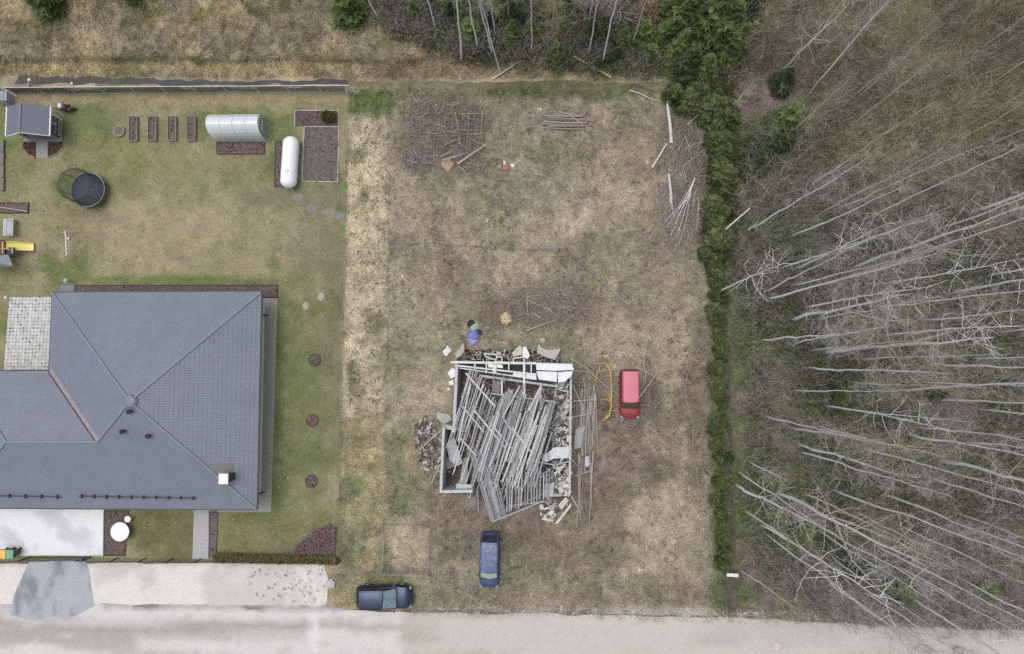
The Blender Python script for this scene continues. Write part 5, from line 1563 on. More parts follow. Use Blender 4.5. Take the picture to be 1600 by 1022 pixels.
# stack of weathered timber
ts = thing('timber_stack', 'stack of weathered grey poles in the upper middle of the plot', 'timber stack', at(882, 192, 0))
for k in range(22):
    row = k // 8
    y = 179.5 + (k % 8) * 3.0 + rnd.uniform(-.6, .6)
    z = .12 + row * .12
    MB().tube([at(847 + rnd.uniform(-1, 9), y - row, z), at(880, y + rnd.uniform(-1, 1), z + .02), at(911 + rnd.uniform(-6, 6), y + rnd.uniform(-1.5, 1.5), z)], [.07, .06, .05], 6).build('pole', [M('stack pole %d' % q, A(*c), rough=.9, var=.25, scale=8) for q, c in enumerate(((158, 152, 142), (132, 126, 118), (176, 168, 152)))][k % 3], ts)
for x in (853, 905):
    MB().beam(at(x, 177, .06), at(x, 204, .06), .12, .1).build('bearer', wood_m, ts)
MB().tube([at(873, 174, .5), at(888, 178, .55), at(912, 196, .4)], .04, 6).build('pole', pale_b, ts)
# scrap by the pile
bag('faded red cloth scrap on the grass of the upper plot', 791, 262, .3, A(180, 110, 112), 41, 'cloth_scrap', 'scrap')
slab_thing('plastic_scrap', 'white plastic scrap above the faded red cloth', 'scrap', [(786, 252), (790, 251), (791, 259), (787, 260)], .08, .03, wsheet)
boulder('stone', 'white stone right of the faded red cloth', 801, 259, .16, wsheet, 'stone', 9, .5)

# old wire fences: posts and slack diagonal wire
wire_m = M('rusty zinc wire', A(178, 177, 172), rough=.6, var=.15)
def wire_fence(label, pts_px, h=1.1, mesh=.16, t=.006, posts=True):
    P_ = [at(x, y, 0) for x, y in pts_px]
    root = thing('wire_fence', label, 'wire fence', P_[len(P_) // 2])
    for i, p in enumerate(P_):
        if posts:
            MB().tube([p + Vector((0, 0, .01)), p + Vector((rnd.uniform(-.12, .12), rnd.uniform(-.12, .12), h + .1))], .032, 6).build('post', grey_b, root)
    for i in range(len(P_) - 1):
        a, b = P_[i], P_[i + 1]
        L = (b - a).length
        mb = MB()
        lean = Vector((rnd.uniform(-.25, .25), rnd.uniform(-.25, .25), 0))
        n = int(L / mesh)
        f = lambda s, z: a.lerp(b, s) + lean * (z / h) * math.sin(math.pi * s) + Vector((0, 0, .03 + z * (1 - .08 * math.sin(math.pi * s))))
        for k in range(n):
            for s in (1, -1):
                s0, s1 = k / n, min(1, max(0, k / n + s * h / L * .55))
                mb.tube([f(s0, 0), f(s1, h)], t, 3, cap=False)
        for z in (0, h):
            mb.tube([f(q / 6, z) for q in range(7)], t * 1.3, 4, cap=False)
        mb.build('wire_mesh', wire_m, root)
    return root
wire_fence('sagging wire fence crossing the plot from the left boundary', ((610, 381), (680, 380), (750, 386), (815, 391)), 1.0, .16, .006)
wire_fence('grey wire fence run bending down towards the wood', ((818, 391), (884, 389), (935, 440), (985, 486)), 1.1, .13, .008)
wire_fence('short wire fence run ending near the wood', ((985, 486), (1062, 481)), 1.0, .2)
wire_fence('zigzag wire fence along the lower right of the plot', ((1072, 500), (1091, 541), (1066, 606), (1080, 665), (1085, 735), (1102, 800), (1108, 868), (1090, 935)), 1.1, .2)
wire_fence('long wire fence along the sandy strip', ((608, 170), (608, 270), (607, 350), (606, 440), (606, 540), (604, 640), (602, 740), (600, 812)), 1.0, .3, .004)
wire_fence('small wire pen beside the blue van', ((600, 818), (672, 820), (670, 892), (599, 892), (600, 818)), 1.1, .17)
wire_fence('wire fence along the road left of the blue van', ((520, 899), (598, 890), (672, 896), (715, 918), (765, 938), (800, 950)), .9, .22)
wire_fence('boundary wire fence between lawn and overgrown plot', ((548, 148), (545, 260), (542, 380), (539, 520), (535, 660), (531, 780), (529, 874)), 1.3, .2, .004)

# ------------------------------------------------------------------ fine vegetation
def scatter(poly, n, rs):
    xs = [p[0] for p in poly]; ys = [p[1] for p in poly]
    px = rs.uniform(min(xs), max(xs), int(n * 1.6)); py = rs.uniform(min(ys), max(ys), int(n * 1.6))
    k = pip(px, py, poly)
    return px[k][:n], py[k][:n]
def tufts(name, label, poly, n, blades, lmin, lmax, w, colorfn, seed, mat, lod=.9, bright=1.1, clump=None, kill=None):
    rs = np.random.RandomState(seed)
    px, py = scatter(poly, n, rs)
    if kill:
        for q in kill:
            k = ~pip(px, py, q); px, py = px[k], py[k]
    x, y = at_np(px, py)
    if clump is not None:
        k = rs.rand(len(x)) < ss(fbm(x, y, clump, seed, 3), .36, .6)
        x, y = x[k], y[k]
    col = colorfn(x, y)
    m = len(x)
    X = np.repeat(np.stack([x, y, np.full(m, .01)], -1), blades, 0)
    C = np.repeat(col, blades, 0) * rs.uniform(.75, 1.3, m * blades)[:, None] * np.repeat(np.exp(rs.normal(size=m) * .3), blades)[:, None] * bright
    lodge = fbm(x, y, 1.6, seed + 3, 2) * 12.0                 # neighbouring grass lies the same way
    th = np.repeat(lodge, blades) + rs.normal(size=m * blades) * .8
    L = rs.uniform(lmin, lmax, m * blades)
    el = rs.uniform(.12, lod, m * blades)
    d = np.stack([np.cos(th) * np.cos(el), np.sin(th) * np.cos(el), np.sin(el)], -1) * L[:, None]
    X[:, :2] += rs.normal(size=(m * blades, 2)) * .07
    V, F, CC = strips(X, X + d, w, w * .35, rs, C)
    o = mesh_np(name, V, F, mat, None, CC)
    return tag(o, label, 'grass', None, 'stuff')
grass_m = VC('grass blades', var=.15, scale=8, bump=0)
NO = [[(700, 560), (900, 566), (900, 780), (780, 815), (690, 775), (688, 660)], [(748, 828), (782, 828), (784, 910), (748, 912)], [(558, 915), (645, 915), (645, 952), (558, 952)], [(964, 576), (1002, 576), (1002, 655), (964, 655)]]
tufts('dry_grass', 'lodged dry grass and weeds covering the overgrown plot', [(545, 140), (1135, 140), (1145, 880), (1150, 950), (520, 948), (530, 880)], 46000, 4, .18, .5, .022, meadow_color, 1, grass_m, .8, 1.12, None, NO)
tufts('wild_grass', 'tall pale grass of the rough strip above the fence', [(-20, -20), (600, -20), (640, 50), (720, 84), (900, 114), (1120, 124), (-20, 118)], 16000, 4, .2, .6, .024, wild_color, 2, grass_m, .8, 1.1)
tufts('dead_weeds', 'darker dead weed clumps standing in the dry grass', [(612, 150), (1105, 150), (1105, 940), (612, 940)], 1500, 14, .12, .34, .03, lambda x, y: meadow_color(x, y) * .62, 8, grass_m, 1.2, 1.0, 2.2, NO)
tufts('pale_tufts', 'bleached grass tussocks dotting the overgrown plot', [(560, 150), (1105, 150), (1105, 940), (560, 940)], 1300, 16, .18, .45, .026, lambda x, y: meadow_color(x, y) * 1.35, 9, grass_m, .9, 1.0, 2.6, NO)
tufts('verge_weeds', 'dark weeds dotting the white gravel verge', [(380, 888), (508, 888), (506, 942), (400, 942)], 60, 12, .05, .16, .05, lambda x, y: np.tile(A(104, 102, 84), (len(x), 1)), 10, grass_m, 1.0)
def weed_color(x, y):
    return np.tile(A(78, 88, 56), (len(x), 1)) * (.7 + .6 * vnoise(x, y, .5))[:, None]
tufts('green_weeds', 'dark green weed clumps dotting the sandy strip', [(553, 155), (612, 155), (606, 650), (545, 650)], 1500, 8, .05, .13, .045, weed_color, 3, grass_m, 1.0, 1.0, .7)
tufts('green_grass', 'lush green grass along the upper edge and the wood edge', [(553, 136), (1132, 136), (1134, 890), (1108, 890), (1112, 420), (1120, 170), (1040, 152), (553, 154)], 7000, 5, .15, .4, .03, lambda x, y: np.tile(A(92, 106, 60), (len(x), 1)) * (.6 + .8 * fbm(x, y, 1.0, 7))[:, None], 4, grass_m, 1.1, 1.0, 3.0)
tufts('lawn_grass', 'short mown grass of the garden lawn', [(0, 150), (540, 150), (528, 870), (0, 870)], 42000, 4, .05, .14, .022, lawn_color, 5, grass_m, 1.0, 1.05, None, [[(0, 455), (432, 455), (432, 800), (0, 800)], [(0, 792), (204, 792), (204, 872), (0, 872)], [(470, 197), (530, 197), (530, 286), (470, 286)], [(300, 790), (342, 790), (342, 872), (300, 872)], [(338, 220), (416, 220), (416, 242), (338, 242)], [(55, 218), (78, 218), (78, 250), (55, 250)], [(460, 172), (530, 172), (530, 198), (460, 198)]])
def litter_color(x, y):
    c = wood_color(x, y)
    return c * (.8 + .6 * _rs.rand(len(x)))[:, None]
tufts('leaf_litter', 'fallen leaves and dead grass on the woodland floor', [(1135, 100), (1640, -20), (1640, 990), (1240, 958), (1150, 940)], 26000, 3, .12, .4, .03, litter_color, 6, grass_m, .6, 1.1)
tufts('verge_grass', 'thin dry grass creeping into the road edge', [(640, 944), (1600, 962), (1600, 985), (1150, 972), (900, 964), (640, 958)], 2600, 5, .15, .45, .02, lambda x, y: np.tile(A(196, 192, 182), (len(x), 1)) * (.75 + .4 * _rs.rand(len(x)))[:, None], 7, grass_m, .7)
# heather bed and the clipped front hedge
hb = bed('heather_bed', 'pinkish heather bed in the lower right corner of the lawn', [(452, 866), (490, 830), (516, 818), (525, 822), (524, 866)], M('heather mulch', A(140, 116, 110), rough=1, var=.4, scale=8, bump=1), edge_m, .05, chips=150, sides=())
def leafy(name, region, n, blades, h, cols, seed, parent, size=.09):
    rs = np.random.RandomState(seed)
    px, py = scatter(region, n, rs)
    x, y = at_np(px, py)
    m = len(x)
    X = np.stack([x, y, rs.rand(m) * h + .05], -1).repeat(blades, 0) + rs.normal(size=(m * blades, 3)) * (.08, .08, .05)
    d = rs.normal(size=(m * blades, 3)); d[:, 2] = np.abs(d[:, 2]) + .3
    d /= np.linalg.norm(d, axis=1)[:, None]
    C = np.array(cols)[rs.randint(0, len(cols), m)].repeat(blades, 0) * rs.uniform(.65, 1.2, m * blades)[:, None]
    V, F, CC = strips(X, X + d * size * 1.6, size * .5, size * .15, rs, C)
    return mesh_np(name, V, F, VC('leaves', var=.15, scale=9, bump=0, rough=.7), parent, CC)
tag(leafy('heather', [(454, 864), (490, 832), (516, 820), (524, 824), (523, 864)], 2600, 6, .25, [A(190, 152, 164), A(168, 134, 142), A(138, 140, 98), A(176, 158, 150)], 3, hb), kind='stuff')
fh = thing('hedge', 'low brownish green hedge behind the front fence', 'hedge', at(430, 874, 0))
leafy('foliage', [(338, 864), (528, 868), (528, 878), (338, 874)], 3000, 6, .7, [A(134, 136, 82), A(150, 142, 92), A(112, 116, 72), A(162, 132, 106)], 4, fh)
st = MB()
for k in range(36):
    p = at(342 + k * 5.1, 871, 0)
    st.tube([p, p + Vector((rnd.uniform(-.1, .1), rnd.uniform(-.05, .05), .6))], .015, 4)
st.build('stems', grey_b, fh)
sb = thing('shrub', 'low evergreen shrub in the mulch bed above the soil plot', 'shrub', at(515, 185, .05))
leafy('foliage', [(506, 180), (514, 177), (524, 181), (525, 191), (512, 193), (505, 188)], 420, 7, .55, [A(92, 92, 56), A(78, 84, 50), A(110, 104, 66)], 5, sb)
MB().tube([at(515, 186, .05), at(515, 186, .05) + Vector((0, 0, .3))], .03, 5).build('stem', grey_b, sb)
# ------------------------------------------------------------------ trees
class Tw:
    """numpy collector for tapering tubes and strips of one tree"""
    def __init__(s):
        s.V, s.F, s.n = [], [], 0
    def tube(s, P_, r, k=5):
        P_ = np.asarray(P_, float); r = np.asarray(r, float)
        d = np.gradient(P_, axis=0)
        d /= np.linalg.norm(d, axis=1)[:, None] + 1e-9
        ref = np.array([.37, .91, .2])
        u = np.cross(d, ref); u /= np.linalg.norm(u, axis=1)[:, None] + 1e-9
        w = np.cross(d, u)
        a = np.arange(k) / k * 6.2832
        ring_ = P_[:, None] + (u[:, None] * np.cos(a)[None, :, None] + w[:, None] * np.sin(a)[None, :, None]) * r[:, None, None]
        m = len(P_)
        i = np.arange(m - 1)[:, None] * k + np.arange(k)[None]
        j = np.arange(m - 1)[:, None] * k + (np.arange(k)[None] + 1) % k
        F = np.stack([i, j, j + k, i + k], -1).reshape(-1, 4) + s.n
        s.V.append(ring_.reshape(-1, 3)); s.F.append(F); s.n += m * k
    def strip(s, P0, P1, w0, w1, rs):
        V, F, _ = strips(P0, P1, w0, w1, rs)
        s.V.append(V); s.F.append(F + s.n); s.n += len(V)
    def mesh(s, name, mat, smooth=False):
        o = mesh_np(name, np.concatenate(s.V), np.concatenate(s.F), mat, None, None, smooth)
        me = o.data
        bpy.data.objects.remove(o)
        return me
def bare_tree(seed, h, r0, start, nb, blen, up, tw_m, bark, br_bark, dense=1.0, fork=0):
    rs = np.random.RandomState(seed)
    n = 14
    t = np.linspace(0, 1, n)
    wob = np.cumsum(rs.normal(size=(n, 2)) * .05 * h / 20, 0); wob -= wob[0]
    trunk = np.stack([wob[:, 0], wob[:, 1], t * h], -1)
    rad = r0 * .86 * (1 - t) ** .8 + .012
    T = Tw(); T.tube(trunk, rad, 8)
    Cw = Tw()
    S0, S1, W0, W1 = [], [], [], []
    pos = lambda q: np.array([np.interp(q, t, trunk[:, k]) for k in range(3)])
    for b in range(nb):
        q = start + (1 - start) * (b + rs.rand()) / nb
        a = rs.rand() * 6.283 if b % 2 else (b * 2.4)
        L = blen * (1.1 - .75 * (q - start) / (1 - start)) * rs.uniform(.55, 1.15)
        p0 = pos(q)
        el = up + rs.normal() * .15
        d = np.array([math.cos(a) * math.cos(el), math.sin(a) * math.cos(el), math.sin(el)])
        m = 5
        pts = [p0]
        for k in range(m):
            d2 = d + rs.normal(size=3) * .13 + np.array([0, 0, .10])
            d = d2 / np.linalg.norm(d2)
            pts.append(pts[-1] + d * L / m)
        pts = np.array(pts)
        r1 = max(.014, np.interp(q, t, rad) * .36)
        Cw.tube(pts, np.linspace(r1, .008, m + 1), 4)
        ns = int(7 * dense * max(.5, L / blen))
        for k in range(ns):
            f = rs.uniform(.2, 1.0)
            c = np.array([np.interp(f * m, np.arange(m + 1), pts[:, z]) for z in range(3)])
            e = d + rs.normal(size=3) * .65; e /= np.linalg.norm(e)
            l2 = L * rs.uniform(.25, .5)
            m1 = c + e * l2 * .5 + rs.normal(size=3) * .05 * l2
            m2 = c + e * l2 + rs.normal(size=3) * .1 * l2 + np.array([0, 0, .08 * l2])
            S0 += [c, m1]; S1 += [m1, m2]; W0 += [.024, .017]; W1 += [.017, .009]
            for z in range(int(6 * dense)):
                o_ = (c + (m2 - c) * rs.rand())
                g = e + rs.normal(size=3) * .7; g /= np.linalg.norm(g)
                S0.append(o_); S1.append(o_ + g * rs.uniform(.25, .8)); W0.append(.011); W1.append(.005)
    if fork:
        for k in range(fork):
            a = rs.rand() * 6.283; q = rs.uniform(.25, .5)
            p0 = pos(q); e = p0 + np.array([math.cos(a) * h * .12, math.sin(a) * h * .12, h * .35])
            Cw.tube(np.array([p0, (p0 + e) / 2 + np.array([math.cos(a) * .4, math.sin(a) * .4, 0]), e]), [r0 * .5, r0 * .35, .02], 6)
    Cw.strip(np.array(S0), np.array(S1), np.array(W0), np.array(W1), rs)
    return T.mesh('trunk', bark, True), Cw.mesh('crown', tw_m)
bark_w = M('white birch bark', A(254, 252, 247), rough=.85, var=.12, scale=1.6, tint=tuple(A(84, 78, 72)), tint_amt=.3)
bark_g = M('grey green bark', A(226, 223, 213), rough=.9, var=.2, scale=1.5, tint=tuple(A(120, 116, 104)), tint_amt=.5)
bark_o = M('brown bark', A(150, 140, 124), rough=.9, var=.25, scale=1.5)
tw_1 = M('grey brown twigs', A(172, 166, 158), rough=.9, var=.2, scale=1)
tw_2 = M('olive twigs', A(164, 156, 126), rough=.9, var=.2, scale=1)
tw_3 = M('pale twigs', A(196, 190, 176), rough=.9, var=.2, scale=1)
PROTO = {
    'b0': bare_tree(1, 20, .09, .45, 30, 2.6, .75, tw_1, bark_w, tw_1), 'b1': bare_tree(2, 21, .085, .5, 28, 2.4, .8, tw_1, bark_w, tw_1),
    'b2': bare_tree(3, 19, .07, .55, 24, 2.0, .85, tw_1, bark_w, tw_1), 'g0': bare_tree(4, 18, .085, .4, 30, 2.8, .7, tw_2, bark_g, tw_2),
    'g1': bare_tree(5, 17, .08, .45, 26, 2.4, .75, tw_2, bark_g, tw_2), 'd0': bare_tree(6, 15, .11, .3, 26, 3.2, .5, tw_3, bark_w, tw_3, .8, 1),
    's0': bare_tree(7, 9, .06, .25, 24, 1.8, .9, tw_2, bark_o, tw_2), 'x0': bare_tree(11, 17, .09, .45, 16, 2.6, .25, bark_w, bark_w, bark_w, .3),
    's1': bare_tree(8, 8, .06, .2, 24, 1.9, .8, tw_1, bark_o, tw_1)}
PH = {'x0': 17, 'b0': 20, 'b1': 21, 'b2': 19, 'g0': 18, 'g1': 17, 'd0': 15, 's0': 9, 's1': 8}
trng = random.Random(5)
def tree(kind, px, py, h, label, group=None, name=None, lean=(0, 0), cat='tree'):
    p = at(px, py, 0)
    nm = name or {'b': 'birch_tree', 'g': 'alder_tree', 'd': 'bare_tree', 'x': 'dead_birch', 's': 'sapling'}[kind[0]]
    o = thing(nm, label, cat, p, group)
    s = h / PH[kind]
    for me, part in zip(PROTO[kind], ('trunk', 'crown')):
        c = bpy.data.objects.new(part, me)
        COL.objects.link(c)
        c.parent = o
    o.scale = (s * trng.uniform(.85, 1.1), s * trng.uniform(.85, 1.1), s)
    o.rotation_euler = (lean[0] + trng.gauss(0, .018), lean[1] + trng.gauss(0, .018), trng.uniform(0, 6.28))
    return o
# (kind, base x, base y, height, label) for the ones that can be told apart
NAMED = [
    ('b0', 1260, 152, 19, 'tall white birch standing alone near the upper right corner of the plot'),
    ('d0', 1218, 115, 14, 'spreading bare tree left of the tall lone birch in the upper wood'),
    ('b1', 1172, 357, 21, 'white birch rising just beyond the leaning birch stem by the plot edge'),
    ('d0', 1139, 172, 7, 'low spreading pale tree just outside the upper right corner of the plot'),
    ('x0', 1124, 457, 16, 'pale dead birch with stubby broken limbs at the plot edge'),
    ('b0', 1199, 467, 24, 'tall white birch directly right of the pale dead birch'),
    ('b1', 1192, 531, 20, 'white birch with a nearly level stem in the middle of the wood'),
    ('b2', 1156, 738, 18, 'white birch closest to the lower right boundary'),
    ('d0', 1152, 759, 16, 'gnarled pale tree just below the white birch at the lower boundary'),
    ('b2', 1162, 796, 18, 'birch at the lower boundary leaning towards the road'),
    ('d0', 1249, 695, 17, 'large crooked tree with pale spreading branches in the lower wood'),
    ('d0', 1172, 722, 8, 'small gnarled grey tree above the lower boundary birches'),
    ('g0', 1158, 891, 13, 'grey tree standing by the white board whose crown overhangs the road'),
    ('b1', 1278, 829, 19, 'white birch low in the wood pointing at the road corner'),
    ('b0', 721, 92, 19, 'white birch nearest the large brush pile at the top edge'),
    ('b1', 746, 80, 19, 'second white birch in the row above the top boundary'),
    ('b2', 769, 85, 18, 'third white birch in the row above the top boundary'),
    ('b2', 783, 116, 17, 'slanting birch standing on the fallen trunk at the top edge'),
    ('b2', 682, 50, 16, 'slender birch left of the birch row in the rough grass'),
    ('b1', 592, 30, 18, 'birch beside the round evergreen at the top edge'),
    ('g0', 919, 86, 17, 'crooked pale tree above the upper boundary middle'),
    ('b2', 942, 96, 19, 'curved birch right of the crooked pale tree at the top'),
    ('g1', 831, 84, 17, 'thin grey tree above the timber stack at the top edge'),
    ('b2', 920, 31, 17, 'white birch at the very top above the crooked pale tree'),
]
LEAN = {(783, 116): (R(-2), R(-5)), (769, 85): (R(-1), R(-4)), (1158, 891): (R(2), R(1))}
for k, x, y, h, lb in NAMED:
    tree(k, x, y, h, lb, lean=LEAN.get((x, y), (0, 0)))
SPOTS = [(1235, 370), (1220, 419), (1195, 456), (1238, 446), (1238, 499), (1257, 482), (1278, 500), (1240, 538), (1266, 548), (1290, 551), (1382, 524), (1460, 568), (1263, 574), (1322, 597), (1441, 597), (1290, 635), (1197, 650), (1278, 666), (1232, 668), (1251, 707), (1302, 765), (1335, 800), (1298, 806), (1381, 773), (1397, 883), (1403, 819), (1414, 678), (1430, 668), (1459, 625), (1451, 744), (1199, 835), (1215, 770), (1188, 820), (1345, 345), (1300, 330), (1270, 340), (1330, 420), (1390, 440), (1360, 480), (1440, 500), (1250, 300), (1420, 400), (1480, 460), (1505, 690), (1350, 700), (1490, 800), (1320, 640), (1365, 850), (1300, 870), (1400, 610), (1520, 560), (1530, 640), (1455, 360), (1500, 340), (1545, 430), (1240, 610), (1340, 560), (1560, 520), (1470, 720), (1420, 930), (1350, 925), (1490, 900), (1550, 860), (1560, 760), (1240, 420), (1290, 400), (1285, 445), (1255, 770), (1235, 800), (1380, 960), (1290, 905)]
kinds = ['b0', 'b1', 'b2', 'd0', 'b1', 'b2', 'g0', 'b2', 'x0']
for i, (x, y) in enumerate(SPOTS):
    k = kinds[(i * 5 + i // 3) % len(kinds)]
    part = 'upper' if y < 500 else ('middle' if y < 700 else 'lower')
    desc = {'b': 'slender white stemmed birch', 'g': 'grey green stemmed bare tree', 'd': 'pale forked tree with spreading limbs', 'x': 'dead white tree with few stubby limbs'}[k[0]]
    tree(k, x, y, trng.uniform(16, 23), '%s deep in the %s part of the right wood' % (desc, part), 'trees like the %s, %s part of the right wood' % (desc, part))
up = random.Random(9)
for i in range(46):
    x, y = up.uniform(1220, 1600), up.uniform(-40, 300)
    if (x - 1260) ** 2 + (y - 152) ** 2 < 1500 or y > 300 - (x - 1220) * .1: continue
    tree(up.choice(['g0', 'g1', 's0', 's0', 'b2']), x, y, up.uniform(8, 15), 'olive twigged bare tree in the upper right wood', 'olive bare trees of the upper right wood')
for i, (x, y) in enumerate([(870, 60), (895, 40), (960, 20), (985, 75), (845, 20), (800, 40), (815, 5), (1000, 20), (655, 15), (710, 20), (740, 10), (620, 8), (470, 5), (440, -10), (1040, 10), (1150, 40), (1165, 90), (1200, 30), (100, 5), (150, 8), (180, -5), (380, 5), (400, -8), (775, 60), (855, 95), (950, 50)]):
    tree(['s0', 's1', 'g1', 'b2'][i % 4], x, y, up.uniform(7, 14), 'thin bare young tree in the wood edge along the top', 'young bare trees along the top edge')

# evergreens
def spruce_mesh(seed, h, R0, tiers, cols, mat, droop=.25, cone=.85, needles=9):
    rs = np.random.RandomState(seed)
    S0, S1, W0, W1, C = [], [], [], [], []
    for i in range(tiers):
        q = (i + rs.rand() * .6) / tiers
        z = h * (.04 + .95 * q)
        Rr = R0 * (1 - q) ** cone + .08
        nb = int(7 + 7 * (1 - q))
        for b in range(nb):
            a = rs.rand() * 6.283
            L = Rr * rs.uniform(.65, 1.12)
            dz = -droop * L + (.35 * L if q > .85 else 0)
            p0 = np.array([0, 0, z]); p1 = np.array([math.cos(a) * L, math.sin(a) * L, z + dz])
            S0.append(p0); S1.append(p1); W0.append(.05); W1.append(.02); C.append(np.array(A(84, 76, 56)))
            side_ = np.array([-math.sin(a), math.cos(a), 0])
            c0 = np.array(cols[rs.randint(len(cols))]) * rs.uniform(.6, 1.2)
            for k in range(int(needles * 1.6)):
                f = (k + rs.rand()) / (needles * 1.6)
                o_ = p0 + (p1 - p0) * (.12 + .88 * f)
                l = min(.5, .24 * L + .10) * (1.15 - .5 * f)
                for s in (-1, 1):
                    d = side_ * s * rs.uniform(.7, 1.1) + (p1 - p0) / (L + 1e-6) * .75 + rs.normal(size=3) * .35
                    S0.append(o_); S1.append(o_ + d * l); W0.append(.075 + .04 * rs.rand()); W1.append(.02); C.append(c0 * (.8 + .4 * f))
    V, F, CC = strips(np.array(S0), np.array(S1), np.array(W0), np.array(W1), rs, np.array(C), True)
    o = mesh_np('crown', V, F, mat, None, CC); me = o.data; bpy.data.objects.remove(o)
    T = Tw(); T.tube(np.array([[0, 0, 0], [0, 0, h * .5], [0, 0, h * .97]]), [.035 * h * .5 + .02, .02 * h * .5, .01], 6)
    return T.mesh('trunk', bark_o, True), me
nm_ = VC('needles', var=.2, scale=6, bump=0, rough=.6, spec=.3)
gcols = [A(92, 110, 60), A(106, 122, 66), A(82, 100, 58), A(122, 134, 74)]
dcols = [A(58, 74, 44), A(70, 86, 50), A(50, 64, 40), A(84, 90, 58)]
PROTO['e0'] = spruce_mesh(1, 7, 1.9, 24, gcols, nm_)
PROTO['e1'] = spruce_mesh(2, 6, 1.6, 22, dcols, nm_, .3)
PROTO['e2'] = spruce_mesh(3, 4, 1.35, 16, gcols, nm_, .1, .6)
PROTO['h0'] = spruce_mesh(4, 2.2, .95, 12, dcols + gcols[:2], nm_, .0, .45, 8)
PROTO['h2'] = spruce_mesh(6, 1.8, .85, 10, [A(90, 102, 56), A(80, 92, 52), A(106, 110, 70)], nm_, .05, .5, 7)
PROTO['h1'] = spruce_mesh(5, 1.9, .9, 11, dcols + gcols[:1], nm_, .0, .5, 8)
PH.update(e0=7, e1=6, e2=4, h0=2.2, h1=1.9, h2=1.8)
EVN = [('e2', 551, 22, 4.5, 'round bright evergreen at the top edge left of the birches', 1.25), ('e1', 1192, 235, 5, 'dark bushy spruce inside the wood right of the felled birch logs', 1.5), ('e1', 1172, 262, 4, 'second dark spruce just below the bushy one in the wood', 1.3),
       ('e0', 1095, 75, 9, 'tall light green spruce at the upper right of the plot', 1.1), ('e2', 1214, 205, 4.5, 'light green young spruce above the dark bushy spruce', 1.1), ('e1', 1218, 136, 3.5, 'low green spruce beside the lone tall birch', 1.1), ('e1', 1330, 605, 4, 'dark young spruce in the middle of the wood', 1.3), ('e1', 1325, 875, 4, 'dark young spruce low in the wood near the road', 1.2), ('e2', 85, 12, 4, 'small spruce at the top left edge', 1.2), ('e0', 212, 0, 4.5, 'small bright spruce at the top edge above the garden', .9)]
def ever(kind, px, py, h, label, fat=1.0, group=None, name='spruce_tree', cat='tree'):
    o = tree(kind, px, py, h, label, group, name, cat=cat)
    s = h / PH[kind]
    o.scale = (s * fat * trng.uniform(.75, 1.25), s * fat * trng.uniform(.75, 1.25), s)
    o.rotation_euler[0] += trng.gauss(0, .07); o.rotation_euler[1] += trng.gauss(0, .07)
    return o
for k, x, y, h, lb, f in EVN:
    ever(k, x, y, h, lb, f)
for i, (x, y, h) in enumerate([(1060, 50, 7), (1080, 25, 8), (1120, 40, 8), (1050, 90, 5), (1110, 10, 9), (1070, 110, 5), (1130, 95, 6), (1040, 25, 6), (1150, 10, 8), (1095, 115, 4.5), (1125, 65, 7), (1078, 70, 7), (1035, 60, 5), (1100, 45, 8), (1065, 5, 7)]):
    ever(['e0', 'e0', 'e1'][i % 3], x, y, h, 'light green spruce in the clump beyond the upper right corner of the plot', 1.05, 'spruce clump above the plot')
for i, (x, y, h) in enumerate([(800, 70, 3.5), (812, 30, 4), (870, 30, 4), (890, 20, 3.5), (845, 40, 3), (870, 88, 2.2), (975, 70, 3), (960, 90, 2.6), (735, 55, 3), (690, 62, 2), (705, 30, 3), (1010, 90, 2.5), (650, 22, 2.4), (760, 40, 3), (790, 20, 4), (830, 55, 3.5), (925, 60, 3.5), (1000, 70, 3.5), (730, 25, 4)]):
    ever(['e0', 'e1', 'e2'][i % 3], x, y, h, 'small green conifer among the birches along the top edge', 1.15, 'small conifers along the top edge')
for i in range(16):
    x, y = up.uniform(1160, 1560), up.uniform(340, 930)
    ever(['e2', 'e1', 'h0'][i % 3], x, y, up.uniform(1.4, 3.0), 'small dark conifer in the undergrowth of the right wood', 1.2, 'small conifers in the undergrowth')
hy = 395
i = 0
while hy < 888:                               # the evergreen row on the plot's right edge
    xx = 1118 + (hy - 390) / 500 * 8
    for dx in (-4, 5):
        if up.random() < .22: continue
        bush = ever(['h0', 'h1', 'h2'][(i * 2 + (dx > 0) + i // 5) % 3], xx + dx + up.uniform(-5, 5), hy + up.uniform(-5, 5), up.uniform(.7, 1.4), 'low bushy evergreen in the %s half of the green row along the right edge' % ('upper' if hy < 640 else 'lower'), up.uniform(.75, 1.15), 'evergreen row on the right edge, %s half' % ('upper' if hy < 640 else 'lower'), 'evergreen_bush', 'bush')
        bush.scale = (bush.scale[0] * up.uniform(.6, 1.3), bush.scale[1] * up.uniform(.7, 1.5), bush.scale[2] * up.uniform(.7, 1.3))
        bush.rotation_euler[0] += up.gauss(0, .2); bush.rotation_euler[1] += up.gauss(0, .2)
    hy += 11; i += 1
for i, (x, y) in enumerate([(1050, 150), (1075, 160), (1090, 150), (1110, 165), (1118, 200), (1122, 240), (1118, 280), (1112, 320), (1126, 300), (1100, 190), (1130, 170), (1128, 220), (1066, 175), (1110, 405), (1100, 398), (1116, 430), (1095, 160), (1120, 150), (1132, 190), (1124, 260), (1116, 225), (1128, 330), (1134, 280), (1120, 180), (1106, 170), (1085, 170), (1130, 240), (1114, 350), (1122, 370)]):
    ever(['h0', 'h2', 'h1'][i % 3], x, y, up.uniform(1.0, 2.0), 'bushy evergreen in the upper right corner of the plot', 1.2, 'evergreens in the upper right corner', 'evergreen_bush', 'bush')

